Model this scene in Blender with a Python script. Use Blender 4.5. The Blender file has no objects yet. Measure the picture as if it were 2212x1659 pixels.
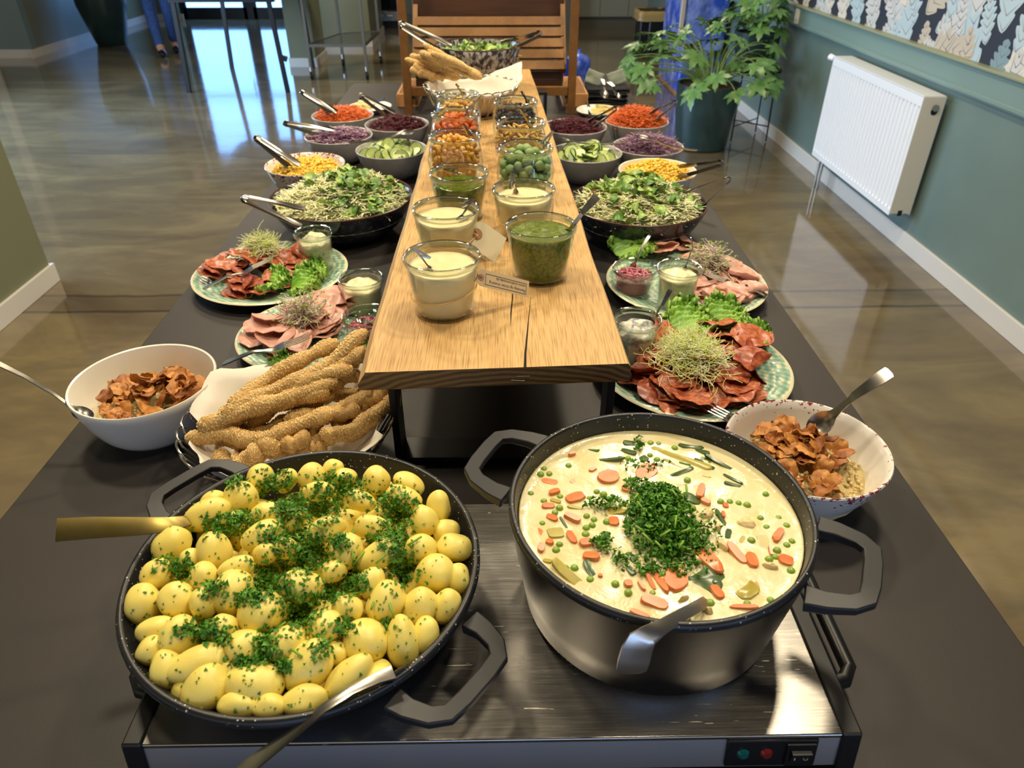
import bpy, bmesh, math, random
import numpy as np
from math import sin, cos, pi, sqrt, radians, atan2, exp
from mathutils import Vector, Matrix, Euler, Quaternion, noise
from mathutils.bvhtree import BVHTree

SC = bpy.context.scene
COL = SC.collection
T = 0.90                       # height of the buffet table above the floor
# ------------------------------------------------------------------ camera
FPX = 1550.0
_y = Vector(((1076 - 1106) / FPX, (829.5 + 204) / FPX, 1.0)).normalized()
_z = Vector((0, _y.z, -_y.y)).normalized()
_x = _y.cross(_z)
if _x.x < 0: _x = -_x
RIGHT = Vector((_x.x, _y.x, _z.x)); UP = Vector((_x.y, _y.y, _z.y)); FWD = Vector((_x.z, _y.z, _z.z))
EYE = Vector((0, 0, 0.68))      # relative to the table top
def ray(px, py): return RIGHT * ((px - 1106) / FPX) + UP * ((829.5 - py) / FPX) + FWD
def at(px, py, z=0.0):
    r = ray(px, py); return EYE + r * ((z - EYE.z) / r.z)
def ony(px, py, Y):
    r = ray(px, py); return EYE + r * (Y / r.y)
cam = bpy.data.cameras.new('camera'); camo = bpy.data.objects.new('camera', cam); COL.objects.link(camo)
camo.matrix_world = Matrix(((RIGHT.x, UP.x, -FWD.x, EYE.x), (RIGHT.y, UP.y, -FWD.y, EYE.y), (RIGHT.z, UP.z, -FWD.z, EYE.z + T), (0, 0, 0, 1)))
cam.sensor_fit = 'HORIZONTAL'; cam.sensor_width = 36.0; cam.lens = 36.0 * FPX / 2212
cam.clip_start = 0.02; cam.clip_end = 100
cam.dof.use_dof = True; cam.dof.focus_distance = 0.92; cam.dof.aperture_fstop = 9.5
SC.camera = camo
# ------------------------------------------------------------------ light
W = bpy.data.worlds.new('World'); SC.world = W; W.use_nodes = True
bg = W.node_tree.nodes['Background']; bg.inputs[0].default_value = (0.96, 0.94, 0.92, 1); bg.inputs[1].default_value = 0.5
def area(name, loc, size, power, col, rot=(0, 0, 0), shape='DISK', sy=None):
    l = bpy.data.lights.new(name, 'AREA'); l.shape = shape; l.size = size
    if sy: l.size_y = sy
    l.energy = power; l.color = col
    o = bpy.data.objects.new(name, l); COL.objects.link(o); o.location = loc; o.rotation_euler = rot
    return o
WARM = (1.0, 0.85, 0.60)
for k, (x, y, e) in enumerate(((-0.85, 1.55, 22), (0.70, 1.45, 22), (-0.8, 2.75, 27), (0.75, 2.75, 27), (-0.45, 0.55, 9), (0.75, 0.45, 10),
                               (-2.4, 1.2, 24), (1.3, 4.9, 22), (-1.6, 4.7, 26), (-1.9, 8.6, 40), (0.6, 8.6, 34), (-2.2, 11.5, 34))):
    area('ceiling_downlight', (x, y, T + 1.95), 0.22 if y < 4 else 0.9, e, WARM)
# daylight from the glazed side of the room, far left and behind the photographer
area('window_daylight', (-5.2, 5.2, 1.7), 2.6, 360, (0.48, 0.70, 1.0), (0, radians(-88), 0), 'RECTANGLE', 4.5)
area('window_daylight', (0.1, -2.6, 0.75), 2.0, 16, (0.25, 0.48, 1.0), (radians(90), 0, 0), 'RECTANGLE', 1.5)
area('window_daylight', (3.2, -1.9, 1.0), 1.8, 46, (0.36, 0.58, 1.0), Vector((-.80, .72, -.06)).to_track_quat('-Z', 'Y').to_euler(), 'RECTANGLE', 1.2)
vs = SC.view_settings; vs.view_transform = 'Standard'; vs.look = 'None'; vs.gamma = 1.0; vs.use_curve_mapping = False
vs.exposure = 0.14
SC.cycles.max_bounces = 10; SC.cycles.transparent_max_bounces = 24; SC.cycles.caustics_reflective = False; SC.cycles.caustics_refractive = False
SC.cycles.sample_clamp_indirect = 4.0

# ------------------------------------------------------------------ materials
def L(h):
    h = h.lstrip('#'); o = []
    for i in (0, 2, 4):
        c = int(h[i:i + 2], 16) / 255; o.append(c / 12.92 if c <= .04045 else ((c + .055) / 1.055) ** 2.4)
    return (o[0], o[1], o[2], 1)
class NT:
    def __init__(s, name):
        s.m = bpy.data.materials.new(name); s.m.use_nodes = True; s.t = s.m.node_tree; s.b = s.t.nodes['Principled BSDF']
    def n(s, typ, **kw):
        o = s.t.nodes.new(typ)
        for k, v in kw.items():
            if k in o.inputs: o.inputs[k].default_value = v
            else: setattr(o, k, v)
        return o
    def l(s, a, b): s.t.links.new(a, b)
    def coord(s, stretch=(1, 1, 1), rot=(0, 0, 0), kind='Object'):
        c = s.n('ShaderNodeTexCoord'); m = s.n('ShaderNodeMapping'); m.inputs['Scale'].default_value = stretch; m.inputs['Rotation'].default_value = rot
        s.l(c.outputs[kind], m.inputs['Vector']); return m.outputs['Vector']
    def noise(s, vec, scale, detail=3, dist=0.0, rough=.5):
        o = s.n('ShaderNodeTexNoise', Scale=scale, Detail=detail, Distortion=dist, Roughness=rough); s.l(vec, o.inputs['Vector']); return o.outputs['Fac']
    def ramp(s, fac, stops):
        r = s.n('ShaderNodeValToRGB'); e = r.color_ramp.elements
        while len(e) < len(stops): e.new(0.5)
        for k, (p, c) in enumerate(stops): e[k].position = p; e[k].color = c
        s.l(fac, r.inputs['Fac']); return r.outputs['Color']
    def mix(s, fac, a, b, blend='MIX'):
        o = s.n('ShaderNodeMix'); o.data_type = 'RGBA'; o.blend_type = blend
        for v, i in ((fac, 0), (a, 6), (b, 7)):
            if hasattr(v, 'is_linked'): s.l(v, o.inputs[i])
            else: o.inputs[i].default_value = v
        return o.outputs[2]
    def math(s, op, a, b=0.0, c=None):
        o = s.n('ShaderNodeMath', operation=op)
        for v, i in ((a, 0), (b, 1), (c, 2)):
            if v is None: continue
            if hasattr(v, 'is_linked'): s.l(v, o.inputs[i])
            else: o.inputs[i].default_value = v
        return o.outputs[0]
    def bump(s, h, strength=.3, dist=.002):
        o = s.n('ShaderNodeBump', Strength=strength, Distance=dist); s.l(h, o.inputs['Height']); s.l(o.outputs['Normal'], s.b.inputs['Normal'])
MATS = {}
def mat(name, col, rough=.5, metal=0, col2=None, nscale=40, stretch=(1, 1, 1), lo=.35, hi=.65, bump=0, bscale=None, bdist=.002, sss=0, spec=.5, coat=0, detail=3, emit=0, trans=0, ior=1.45, rrange=None):
    if name in MATS: return MATS[name]
    s = NT(name); b = s.b
    b.inputs['Base Color'].default_value = L(col); b.inputs['Roughness'].default_value = rough; b.inputs['Metallic'].default_value = metal
    b.inputs['Specular IOR Level'].default_value = spec; b.inputs['Coat Weight'].default_value = coat; b.inputs['Coat Roughness'].default_value = .08
    b.inputs['Transmission Weight'].default_value = trans; b.inputs['IOR'].default_value = ior
    if sss:
        b.inputs['Subsurface Weight'].default_value = sss; b.inputs['Subsurface Scale'].default_value = .01; b.inputs['Subsurface Radius'].default_value = (1, .6, .2)
    v = None
    if col2 or bump: v = s.coord(stretch)
    if col2:
        f = s.noise(v, nscale, detail); s.l(s.ramp(f, ((lo, L(col)), (hi, L(col2)))), b.inputs['Base Color'])
        if rrange:
            r = s.n('ShaderNodeMapRange'); r.inputs[3].default_value = rrange[0]; r.inputs[4].default_value = rrange[1]; s.l(f, r.inputs[0]); s.l(r.outputs[0], b.inputs['Roughness'])
    if bump: s.bump(s.noise(v, bscale or nscale, 3), bump, bdist)
    if emit: b.inputs['Emission Color'].default_value = L(col); b.inputs['Emission Strength'].default_value = emit
    MATS[name] = s.m; return s.m

def thin_glass(name, tint, ior=1.35, rough=0.0):
    s = NT(name); t = s.t
    tr = s.n('ShaderNodeBsdfTransparent'); tr.inputs[0].default_value = tint
    gl = s.n('ShaderNodeBsdfGlossy'); gl.inputs['Roughness'].default_value = rough; gl.inputs[0].default_value = (1, 1, 1, 1)
    lw = s.n('ShaderNodeLayerWeight', Blend=.5); f0 = ((ior - 1) / (ior + 1)) ** 2; fr = s.math('ADD', f0, s.math('MULTIPLY', s.math('POWER', lw.outputs['Facing'], 4.2), 1 - f0))
    mx = s.n('ShaderNodeMixShader'); s.l(s.math('MULTIPLY', fr, .8), mx.inputs[0]); s.l(tr.outputs[0], mx.inputs[1]); s.l(gl.outputs[0], mx.inputs[2])
    s.l(mx.outputs[0], t.nodes['Material Output'].inputs['Surface']); MATS[name] = s.m; return s.m

def oak(name, a, b_, grain, rings=False):
    s = NT(name); v = s.coord((1, .08, 1) if not rings else (1, 1, 1))
    f = s.noise(v, 9, 4, 1.2); base = s.ramp(f, ((.3, L(a)), (.7, L(b_))))
    if rings:
        w = s.n('ShaderNodeTexWave', wave_type='RINGS', Scale=26, Distortion=3.5, Detail=3); w.rings_direction = 'Y'; m = s.coord((1, 1, 1.6)); s.l(m, w.inputs['Vector']); g = w.outputs['Fac']
        c = s.mix(s.math('MULTIPLY', g, .55), base, L(grain)); s.bump(g, .15, .001)
    else:
        v2 = s.coord((1, .028, 1)); g = s.noise(v2, 620, 2, .3); gf = s.ramp(g, ((.46, (0, 0, 0, 1)), (.72, (1, 1, 1, 1))))
        c = s.mix(s.math('MULTIPLY', gf, .75), base, L(grain)); s.bump(g, .25, .0008)
    s.l(c, s.b.inputs['Base Color']); s.b.inputs['Roughness'].default_value = .5; s.b.inputs['Specular IOR Level'].default_value = .3
    MATS[name] = s.m; return s.m
def speckled(name, base, rough, dens=.085):
    s = NT(name); v = s.coord(); vo = s.n('ShaderNodeTexVoronoi', Scale=420); s.l(v, vo.inputs['Vector'])
    vr = s.n('ShaderNodeSeparateColor'); s.l(vo.outputs['Color'], vr.inputs[0])
    pick = s.math('GREATER_THAN', vr.outputs[0], 1 - dens * 2.2); near = s.math('LESS_THAN', vo.outputs['Distance'], s.math('MULTIPLY', vr.outputs[1], .38))
    s.l(s.mix(s.math('MULTIPLY', pick, near), L(base), L('#c9c2b4')), s.b.inputs['Base Color']); s.b.inputs['Roughness'].default_value = rough
    MATS[name] = s.m; return s.m
def brushed(name, col, rough, scratch=True, stretch=(.03, 1, 1), amt=.12):
    s = NT(name); b = s.b; b.inputs['Metallic'].default_value = 1
    f = s.noise(s.coord(stretch), 700, 2); d = s.noise(s.coord(), 9, 4)
    r = s.math('ADD', s.math('MULTIPLY', f, amt), s.math('ADD', s.math('MULTIPLY', d, amt), rough - amt)); s.l(r, b.inputs['Roughness']); b.inputs['Base Color'].default_value = L(col)
    if scratch:
        acc = None
        for k, (rz, sc) in enumerate(((.5, 130), (1.2, 150), (2.2, 120), (2.7, 160))):
            v = s.coord((.06, 1, 1), (0, 0, rz)); n = s.noise(v, sc * 2.2, 2, .25); m = s.noise(s.coord((1, 1, 1), (rz, 0, 0)), 11 + k, 2)
            g = s.math('MULTIPLY', s.math('GREATER_THAN', n, .738), s.math('GREATER_THAN', m, .5)); acc = g if acc is None else s.math('MAXIMUM', acc, g)
        s.l(s.mix(acc, L(col), L('#f4ead8')), b.inputs['Base Color']); s.l(s.math('ADD', r, s.math('MULTIPLY', acc, .25)), b.inputs['Roughness'])
    s.bump(f, .05, .0003); MATS[name] = s.m; return s.m
def plate_glaze(name):
    s = NT(name); c = s.n('ShaderNodeTexCoord'); sx = s.n('ShaderNodeSeparateXYZ'); s.l(c.outputs['Object'], sx.inputs[0])
    rad = s.math('SQRT', s.math('ADD', s.math('POWER', sx.outputs[0], 2), s.math('POWER', sx.outputs[1], 2)))
    ang = s.math('ARCTAN2', sx.outputs[1], sx.outputs[0])
    n = s.noise(c.outputs['Object'], 55, 3); rings = s.math('SINE', s.math('MULTIPLY', rad, 520)); pet = s.math('SINE', s.math('MULTIPLY', ang, 44)); pet2 = s.math('SINE', s.math('ADD', s.math('MULTIPLY', ang, 22), s.math('MULTIPLY', rad, 420)))
    pat = s.math('ADD', s.math('ADD', s.math('MULTIPLY', rings, .3), s.math('MULTIPLY', s.math('MULTIPLY', pet, pet2), .45)), s.math('MULTIPLY', s.math('SUBTRACT', n, .5), 2.2))
    col = s.ramp(s.math('ADD', s.math('MULTIPLY', pat, .4), .5), ((.25, L('#6c9788')), (.52, L('#93b09c')), (.8, L('#d8d6b4'))))
    edge = s.math('GREATER_THAN', rad, .1605)
    s.l(s.mix(edge, col, L('#d6cfae')), s.b.inputs['Base Color']); s.b.inputs['Roughness'].default_value = .18; s.bump(pat, .35, .0012)
    MATS[name] = s.m; return s.m
def rim_bowl(name, base, fleck, r0, dens=.53, inner=True):
    s = NT(name); c = s.n('ShaderNodeTexCoord'); sx = s.n('ShaderNodeSeparateXYZ'); s.l(c.outputs['Object'], sx.inputs[0])
    rad = s.math('SQRT', s.math('ADD', s.math('POWER', sx.outputs[0], 2), s.math('POWER', sx.outputs[1], 2)))
    n = s.noise(c.outputs['Object'], 170, 3); n2 = s.noise(c.outputs['Object'], 14, 2)
    near = s.n('ShaderNodeMapRange'); near.inputs[1].default_value = r0 - .011; near.inputs[2].default_value = r0; s.l(rad, near.inputs[0])
    k = s.math('GREATER_THAN', s.math('ADD', s.math('MULTIPLY', n, .75), s.math('ADD', s.math('MULTIPLY', near.outputs[0], .17), s.math('MULTIPLY', n2, .3))), dens + .2)
    k = s.math('MULTIPLY', k, s.math('GREATER_THAN', rad, r0 - .011))
    s.l(s.mix(k, L(base), L(fleck)), s.b.inputs['Base Color']); s.b.inputs['Roughness'].default_value = .15; MATS[name] = s.m; return s.m

WHITE = mat('white_glaze', '#e9e4d8', .16); SPECK = rim_bowl('red_flecked_glaze', '#ddd8d0', '#8a3440', .105)
GREYB = mat('pale_stoneware', '#c2bfbd', .3, col2='#b2afad', nscale=30)
DARKB = mat('dark_reactive_glaze', '#1c2029', .16, col2='#4c4c58', nscale=70, lo=.45, hi=.72, coat=.3)
BACKB = mat('marbled_glaze', '#363235', .15, col2='#a9a7a8', nscale=85, stretch=(1, 1, .7), lo=.44, hi=.6)
RIMB = mat('rust_brown_rim', '#4c2f24', .3)
PLATE = plate_glaze('patterned_teal_glaze')
GLASS = thin_glass('clear_glass', (.96, .98, .965, 1), 1.5); GRIM = mat('glass_lip', '#f0f6f0', .02, trans=1, ior=1.42)
def _half_clear(m, k):
    t = m.node_tree; tr = t.nodes.new('ShaderNodeBsdfTransparent'); tr.inputs[0].default_value = (.84, .90, .86, 1); mx = t.nodes.new('ShaderNodeMixShader'); mx.inputs[0].default_value = k
    t.links.new(tr.outputs[0], mx.inputs[1]); t.links.new(t.nodes['Principled BSDF'].outputs[0], mx.inputs[2]); t.links.new(mx.outputs[0], t.nodes['Material Output'].inputs['Surface'])
_half_clear(GRIM, .5)
STEEL = mat('polished_steel', '#bdb8af', .22, 1, col2='#aca79f', nscale=60, rrange=(.16, .30)); SATIN = brushed('brushed_steel', '#b4b0aa', .25, True, (.03, 1, 1), .12)
POTST = brushed('pot_side_steel', '#5e5b58', .34, False, (1, 1, .03), .1)
TOOL = mat('satin_cutlery', '#d2ccc0', .30, 1); REFL = mat('potato_reflection_steel', '#ac985c', .32, 1, col2='#9c8a48', nscale=30)  # golden steel tone paints in the yellow reflection of the potatoes
CHROME = mat('chrome_wire', '#bdb8b0', .2, 1)
BLACKM = mat('black_powder_coat', '#17171a', .42); BLACKP = mat('black_plastic', '#141416', .35)
SPK = speckled('speckled_black_coating', '#1d1e21', .38); HANDLE = mat('matt_black_handle', '#232326', .42)
TABLE = mat('dark_laminate', '#2e2a29', .5, col2='#363230', nscale=900, lo=.3, hi=.7, bump=.12, bscale=900, bdist=.0004, spec=.42)
OAK = oak('oak_face', '#d3af76', '#bf9660', '#89602f'); OAKEND = oak('oak_end_grain', '#5d452a', '#49341f', '#96774a', True)
TEAK = oak('oiled_teak', '#875f30', '#6a4622', '#452a14'); BEECH = oak('beech', '#c79464', '#b5804f', '#96683e')
# ------------------------------------------------------------------ mesh building
class MB:
    def __init__(s): s.v = []; s.f = []; s.m = []
    def add(s, V, F, mi=0):
        o = len(s.v); s.v.extend(tuple(p) for p in V); s.f.extend(tuple(i + o for i in f) for f in F); s.m.extend([mi] * len(F)); return s
    def box(s, c, d, mi=0, rot=None):
        V = []
        for z in (-.5, .5):
            for y in (-.5, .5):
                for x in (-.5, .5):
                    p = Vector((x * d[0], y * d[1], z * d[2]))
                    if rot is not None: p = rot @ p
                    V.append(p + Vector(c))
        return s.add(V, ((0, 2, 3, 1), (4, 5, 7, 6), (0, 1, 5, 4), (2, 6, 7, 3), (0, 4, 6, 2), (1, 3, 7, 5)), mi)
    def bar(s, a, b, w, h, mi=0, up=(0, 0, 1)):
        a = Vector(a); b = Vector(b); d = (b - a); l = d.length; x = d.normalized(); u = Vector(up)
        if abs(x.dot(u)) > .95: u = Vector((0, 1, 0))
        y = u.cross(x).normalized(); z = x.cross(y); R = Matrix((x, y, z)).transposed()
        return s.box((a + b) / 2, (l, w, h), mi, R)
    def lathe(s, prof, n=48, mi=0, jit=None, c=(0, 0, 0)):
        V = []; F = []; ids = []
        for (r, z) in prof:
            if r < 1e-6: ids.append([len(V)]); V.append((c[0], c[1], c[2] + z))
            else:
                ids.append(list(range(len(V), len(V) + n)))
                for k in range(n):
                    a = 2 * pi * k / n; p = Vector((c[0] + r * cos(a), c[1] + r * sin(a), c[2] + z))
                    V.append(jit(p) if jit else p)
        for A, B in zip(ids, ids[1:]):
            for k in range(n):
                k2 = (k + 1) % n
                if len(A) == 1 and len(B) == 1: break
                if len(A) == 1: F.append((A[0], B[k2], B[k]))
                elif len(B) == 1: F.append((A[k], A[k2], B[0]))
                else: F.append((A[k], A[k2], B[k2], B[k]))
        return s.add(V, F, mi)
    def tube(s, pts, r, n=6, mi=0, closed=False, cap=True, flat=1.0, upv=None, off=0.0):
        P = [Vector(p) for p in pts]; N = len(P); R = r if isinstance(r, (list, tuple)) else [r] * N
        t0 = (P[1] - P[0]).normalized(); u = Vector(upv) if upv else Vector((0, 0, 1))
        if abs(t0.dot(u)) > .9: u = Vector((1, 0, 0))
        V = []; F = []
        for i in range(N):
            t = (P[(i + 1) % N] - P[i - 1]) if closed else (P[min(i + 1, N - 1)] - P[max(i - 1, 0)])
            t = t.normalized() if t.length > 1e-9 else t0
            a = u - t * u.dot(t); a = a.normalized() if a.length > 1e-6 else t.orthogonal().normalized(); b = t.cross(a)
            if not upv: u = a
            for k in range(n):
                an = 2 * pi * k / n + off; V.append(P[i] + a * (cos(an) * R[i] * flat) + b * (sin(an) * R[i]))
        M_ = N if closed else N - 1
        for i in range(M_):
            j = (i + 1) % N
            for k in range(n):
                k2 = (k + 1) % n; F.append((i * n + k, i * n + k2, j * n + k2, j * n + k))
        if cap and not closed: F.append(tuple(range(n - 1, -1, -1))); F.append(tuple((N - 1) * n + k for k in range(n)))
        return s.add(V, F, mi)
    def sheet(s, fn, nu, nv, th, mi=0):
        """fn(u,v) for u,v in 0..1 -> point; a thin closed sheet of thickness th"""
        G = [[Vector(fn(i / nu, j / nv)) for j in range(nv + 1)] for i in range(nu + 1)]
        top = []; bot = []
        for i in range(nu + 1):
            for j in range(nv + 1):
                du = G[min(i + 1, nu)][j] - G[max(i - 1, 0)][j]; dv = G[i][min(j + 1, nv)] - G[i][max(j - 1, 0)]
                nn = du.cross(dv); nn = nn.normalized() if nn.length > 1e-12 else Vector((0, 0, 1))
                top.append(G[i][j] + nn * th / 2); bot.append(G[i][j] - nn * th / 2)
        I = lambda i, j: i * (nv + 1) + j
        o = len(top); F = []
        for i in range(nu):
            for j in range(nv):
                F.append((I(i, j), I(i + 1, j), I(i + 1, j + 1), I(i, j + 1))); F.append((o + I(i, j), o + I(i, j + 1), o + I(i + 1, j + 1), o + I(i + 1, j)))
        B = [I(i, 0) for i in range(nu)] + [I(nu, j) for j in range(nv)] + [I(i, nv) for i in range(nu, 0, -1)] + [I(0, j) for j in range(nv, 0, -1)]
        for k in range(len(B)):
            a, b = B[k], B[(k + 1) % len(B)]; F.append((b, a, o + a, o + b))
        return s.add(top + bot, F, mi)
    def blob(s, rx, ry, rz, sub=2, seed=0, amp=.08, fs=1.6, mi=0, c=(0, 0, 0)):
        bm = bmesh.new(); bmesh.ops.create_icosphere(bm, subdivisions=sub, radius=1); o = Vector((seed * 7.3, seed * 3.1, seed * 1.7)); bm.verts.ensure_lookup_table()
        V = []
        for v in bm.verts:
            p = v.co * (1 + amp * noise.noise(v.co * fs + o)); V.append((p.x * rx + c[0], p.y * ry + c[1], p.z * rz + c[2]))
        F = [[w.index for w in f.verts] for f in bm.faces]; bm.free(); return s.add(V, F, mi)
    def mesh(s, name, mats, smooth=True, ang=38):
        me = bpy.data.meshes.new(name); me.from_pydata(s.v, [], s.f)
        for m in (mats if isinstance(mats, (list, tuple)) else [mats]): me.materials.append(m)
        if len(set(s.m)) > 1: me.polygons.foreach_set('material_index', s.m)
        me.update()
        if smooth:
            me.polygons.foreach_set('use_smooth', [True] * len(me.polygons))
            if ang: me.set_sharp_from_angle(angle=radians(ang))
        return me
def link(name, me, parent=None):
    o = bpy.data.objects.new(name, me); COL.objects.link(o)
    if parent: o.parent = parent
    return o
def obj(name, mb, mats, parent=None, smooth=True, ang=38, kind=None, bev=0, label=None, loc=None):
    o = link(name, mb.mesh(name, mats, smooth, ang), parent)
    if kind: o['kind'] = kind
    if label: o['label'] = label
    if loc is not None: o.location = loc
    if bev:
        m = o.modifiers.new('bevel', 'BEVEL'); m.width = bev; m.segments = 2; m.limit_method = 'ANGLE'; m.angle_limit = radians(40)
    return o
def tag(o, label, cat, group=None, kind=None):
    o['label'] = label; o['category'] = cat
    if group: o['group'] = group
    if kind: o['kind'] = kind
    return o
def thing(name, label, cat, loc, group=None, rz=0):
    o = bpy.data.objects.new(name, None); COL.objects.link(o); o.empty_display_size = .05
    o.location = (loc[0], loc[1], loc[2] + T); o.rotation_euler = (0, 0, rz)
    return tag(o, label, cat, group)
def solo(name, mb, mats, label, cat, loc=(0, 0, 0), group=None, rot=None, smooth=True, ang=38, bev=0, kind=None):
    o = obj(name, mb, mats, None, smooth, ang, bev=bev); o.location = (loc[0], loc[1], loc[2] + T)
    if rot is not None: o.rotation_euler = rot
    return tag(o, label, cat, group, kind)
def inst(name, me, label, cat, loc, rot, sc=1.0, group=None):
    o = link(name, me); o.location = (loc[0], loc[1], loc[2] + T)
    if isinstance(rot, Matrix): o.rotation_euler = rot.to_euler()
    elif isinstance(rot, Quaternion): o.rotation_euler = rot.to_euler()
    else: o.rotation_euler = rot
    o.scale = (sc, sc, sc) if isinstance(sc, (int, float)) else sc
    return tag(o, label, cat, group)
def struct(name, mb, mats, smooth=False, bev=0, parent=None):   # floor-based coordinates
    o = obj(name, mb, mats, parent, smooth, bev=bev); o['kind'] = 'structure'; return o
def axes(a, b, up=(0, 0, 1)):
    x = (Vector(b) - Vector(a)).normalized(); u = Vector(up); y = u.cross(x)
    y = y.normalized() if y.length > 1e-4 else Vector((0, 1, 0)); z = x.cross(y)
    return Matrix((x, y, z)).transposed()
def lay(o, a, b, roll=0, up=(0, 0, 1)):
    """put a thing whose length runs along its +X from a to b (table coordinates)"""
    R = axes(a, b, up) @ Matrix.Rotation(roll, 3, 'X'); o.location = (a[0], a[1], a[2] + T); o.rotation_euler = R.to_euler(); return o
# -------- cutlery: stations (x, half width, thickness, z, cup)
def strip(mb, st, k=4, mi=0):
    V = []; F = []; n = 2 * (k + 1)
    for (x, w, th, z, cup) in st:
        for i in range(k + 1):
            u = -1 + 2 * i / k; V.append((x, u * w, z - cup * (1 - u * u) + th / 2))
        for i in range(k, -1, -1):
            u = -1 + 2 * i / k; V.append((x, u * w, z - cup * (1 - u * u) - th / 2))
    for s_ in range(len(st) - 1):
        for i in range(n):
            j = (i + 1) % n; F.append((s_ * n + i, s_ * n + n + i, s_ * n + n + j, s_ * n + j))
    F.append(tuple(range(n))); F.append(tuple((len(st) - 1) * n + i for i in range(n - 1, -1, -1)))
    mb.add(V, F, mi); return mb
def spoon_mesh(length, bw, hw, deep=.008):
    b = bw * 2.6; st = []
    for k in range(9):
        t = k / 8; w = bw * sqrt(max(0.02, 1 - (2 * t - 1) ** 2)) if t < .93 else bw * .42; st.append((t * b, max(w, .0022), .0015, 0, deep * sin(pi * min(t + .02, 1)) ** .7))
    st += [(b + .012, hw * .5, .0022, .003, 0), (b + .03, hw * .45, .003, .007, 0), (length * .6, hw * .6, .0028, .010, 0), (length * .9, hw, .0024, .006, 0), (length * .985, hw * .95, .0022, .004, 0), (length, hw * .5, .002, .0035, 0)]
    return strip(MB(), st)
def spoon(name, label, a, b, bw=.011, hw=.005, roll=0, m=None, parent=None, group=None, deep=.006):
    a = Vector(a); b = Vector(b); o = obj(name, spoon_mesh((b - a).length, bw, hw, deep), m or STEEL); tag(o, label, 'spoon', group); return lay(o, a, b, roll)
def fork(label, a, b, w=.011, roll=0):
    a = Vector(a); b = Vector(b); l = (b - a).length; t = thing('fork', label, 'fork', a)
    strip(h := MB(), [(.045, w, .0018, .004, 0), (.055, w, .002, .002, 0), (.068, w * .55, .0022, .001, 0), (.08, w * .28, .003, .004, 0), (l * .65, w * .35, .0028, .009, 0), (l * .92, w * .55, .0026, .005, 0), (l, w * .4, .002, .003, 0)])
    obj('handle', h, STEEL, t)
    for k in range(4):
        y = (-1 + 2 * k / 3) * w * .85; m = MB().tube([(0, y, .008), (.015, y, .005), (.046, y, .004)], [.0007, .0012, .0014], 5); obj('tine', m, STEEL, t)
    lay(t, a, b, roll); return t
def tongs(label, a, b, spread=.03, w=.008, roll=0, m=None, group=None):
    """a: gripping tips, b: hinge end"""
    a = Vector(a); b = Vector(b); l = (b - a).length; t = thing('serving_tongs', label, 'tongs', a, group); m = m or mat('tong_steel', '#8d8982', .2, 1)
    for s in (-1, 1):
        st = [(0, w * 1.1, .0014, 0, .003), (.02, w * 1.3, .0014, 0, .004), (.045, w, .0014, 0, .001), (l * .5, w * .85, .0014, 0, .001), (l - .008, w * .9, .0014, 0, 0)]
        mb = strip(MB(), st)
        mb.v = [(x, z + s * (spread * (1 - x / l) ** .8 + .004), y) for (x, y, z) in mb.v]
        if s > 0: mb.f = [f[::-1] for f in mb.f]
        obj('arm', mb, m, t)
    obj('spring_end', MB().tube([(l - .012, -.0075, 0), (l - .002, -.006, 0), (l + .003, 0, 0), (l - .002, .006, 0), (l - .012, .0075, 0)], .0022, 6, flat=w * .95 / .0022, upv=(0, 0, 1)), m, t)
    lay(t, a, b, roll); return t
# ------------------------------------------------------------------ the room (floor-based coordinates)
def floor_mat():
    s = NT('polished_concrete'); v = s.coord((.55, 1.5, 1)); f = s.noise(v, 1.5, 7, 1.1, .62); f2 = s.noise(s.coord((.6, 1.2, 1)), 7, 5, .8)
    c = s.ramp(s.math('ADD', s.math('MULTIPLY', f, .8), s.math('MULTIPLY', f2, .2)), ((.34, L('#665846')), (.5, L('#786a50')), (.64, L('#8b7b5a'))))
    sx = s.n('ShaderNodeSeparateXYZ'); s.l(s.coord(), sx.inputs[0]); y = s.math('ADD', sx.outputs[1], s.math('MULTIPLY', s.math('SUBTRACT', s.noise(s.coord(), 2.5, 4), .5), .05))
    band = None
    for (y0, hw, st) in ((3.09, .085, .28), (3.005, .012, .75), (3.175, .012, .6), (8.27, .022, -.35), (5.6, .012, .2)):
        k = s.math('MULTIPLY', s.math('LESS_THAN', s.math('ABSOLUTE', s.math('SUBTRACT', y, y0)), hw), abs(st)); c = s.mix(k, c, L('#40372f') if st > 0 else L('#b0a48c'))
    s.l(c, s.b.inputs['Base Color'])
    r = s.n('ShaderNodeMapRange'); r.inputs[3].default_value = .05; r.inputs[4].default_value = .14; s.l(f2, r.inputs[0]); s.l(r.outputs[0], s.b.inputs['Roughness'])
    s.b.inputs['Specular IOR Level'].default_value = .62; s.b.inputs['Coat Weight'].default_value = .35; s.b.inputs['Coat Roughness'].default_value = .06; s.bump(s.noise(s.coord(), 2.6, 3), .12, .012); return s.m
GREEN = mat('sage_paint', '#6b7f7a', .38, col2='#70847e', nscale=3); OLIVE = mat('olive_paint', '#7b7d64', .4); RAIL = mat('rail_paint', '#7b928c', .36); SKIRT = mat('white_skirting', '#dcd8d0', .35)
CEIL = mat('ceiling_paint', '#3a3733', .8)
struct('floor', MB().box((-.5, 6, -.03), (15, 19, .06)), floor_mat())
struct('ceiling', MB().box((-.5, 6, 2.98), (15, 19, .06)), CEIL)
XW = 2.22
struct('wall_right', MB().box((XW + .06, 5.25, .45), (.12, 13.5, .9)), GREEN)
NAVY = mat('wallpaper_navy', '#2b303c', .6)
wp = struct('wall_right.001', MB().box((XW + .06, 5.25, 1.93), (.12, 13.5, 2.06)), NAVY)
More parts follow.
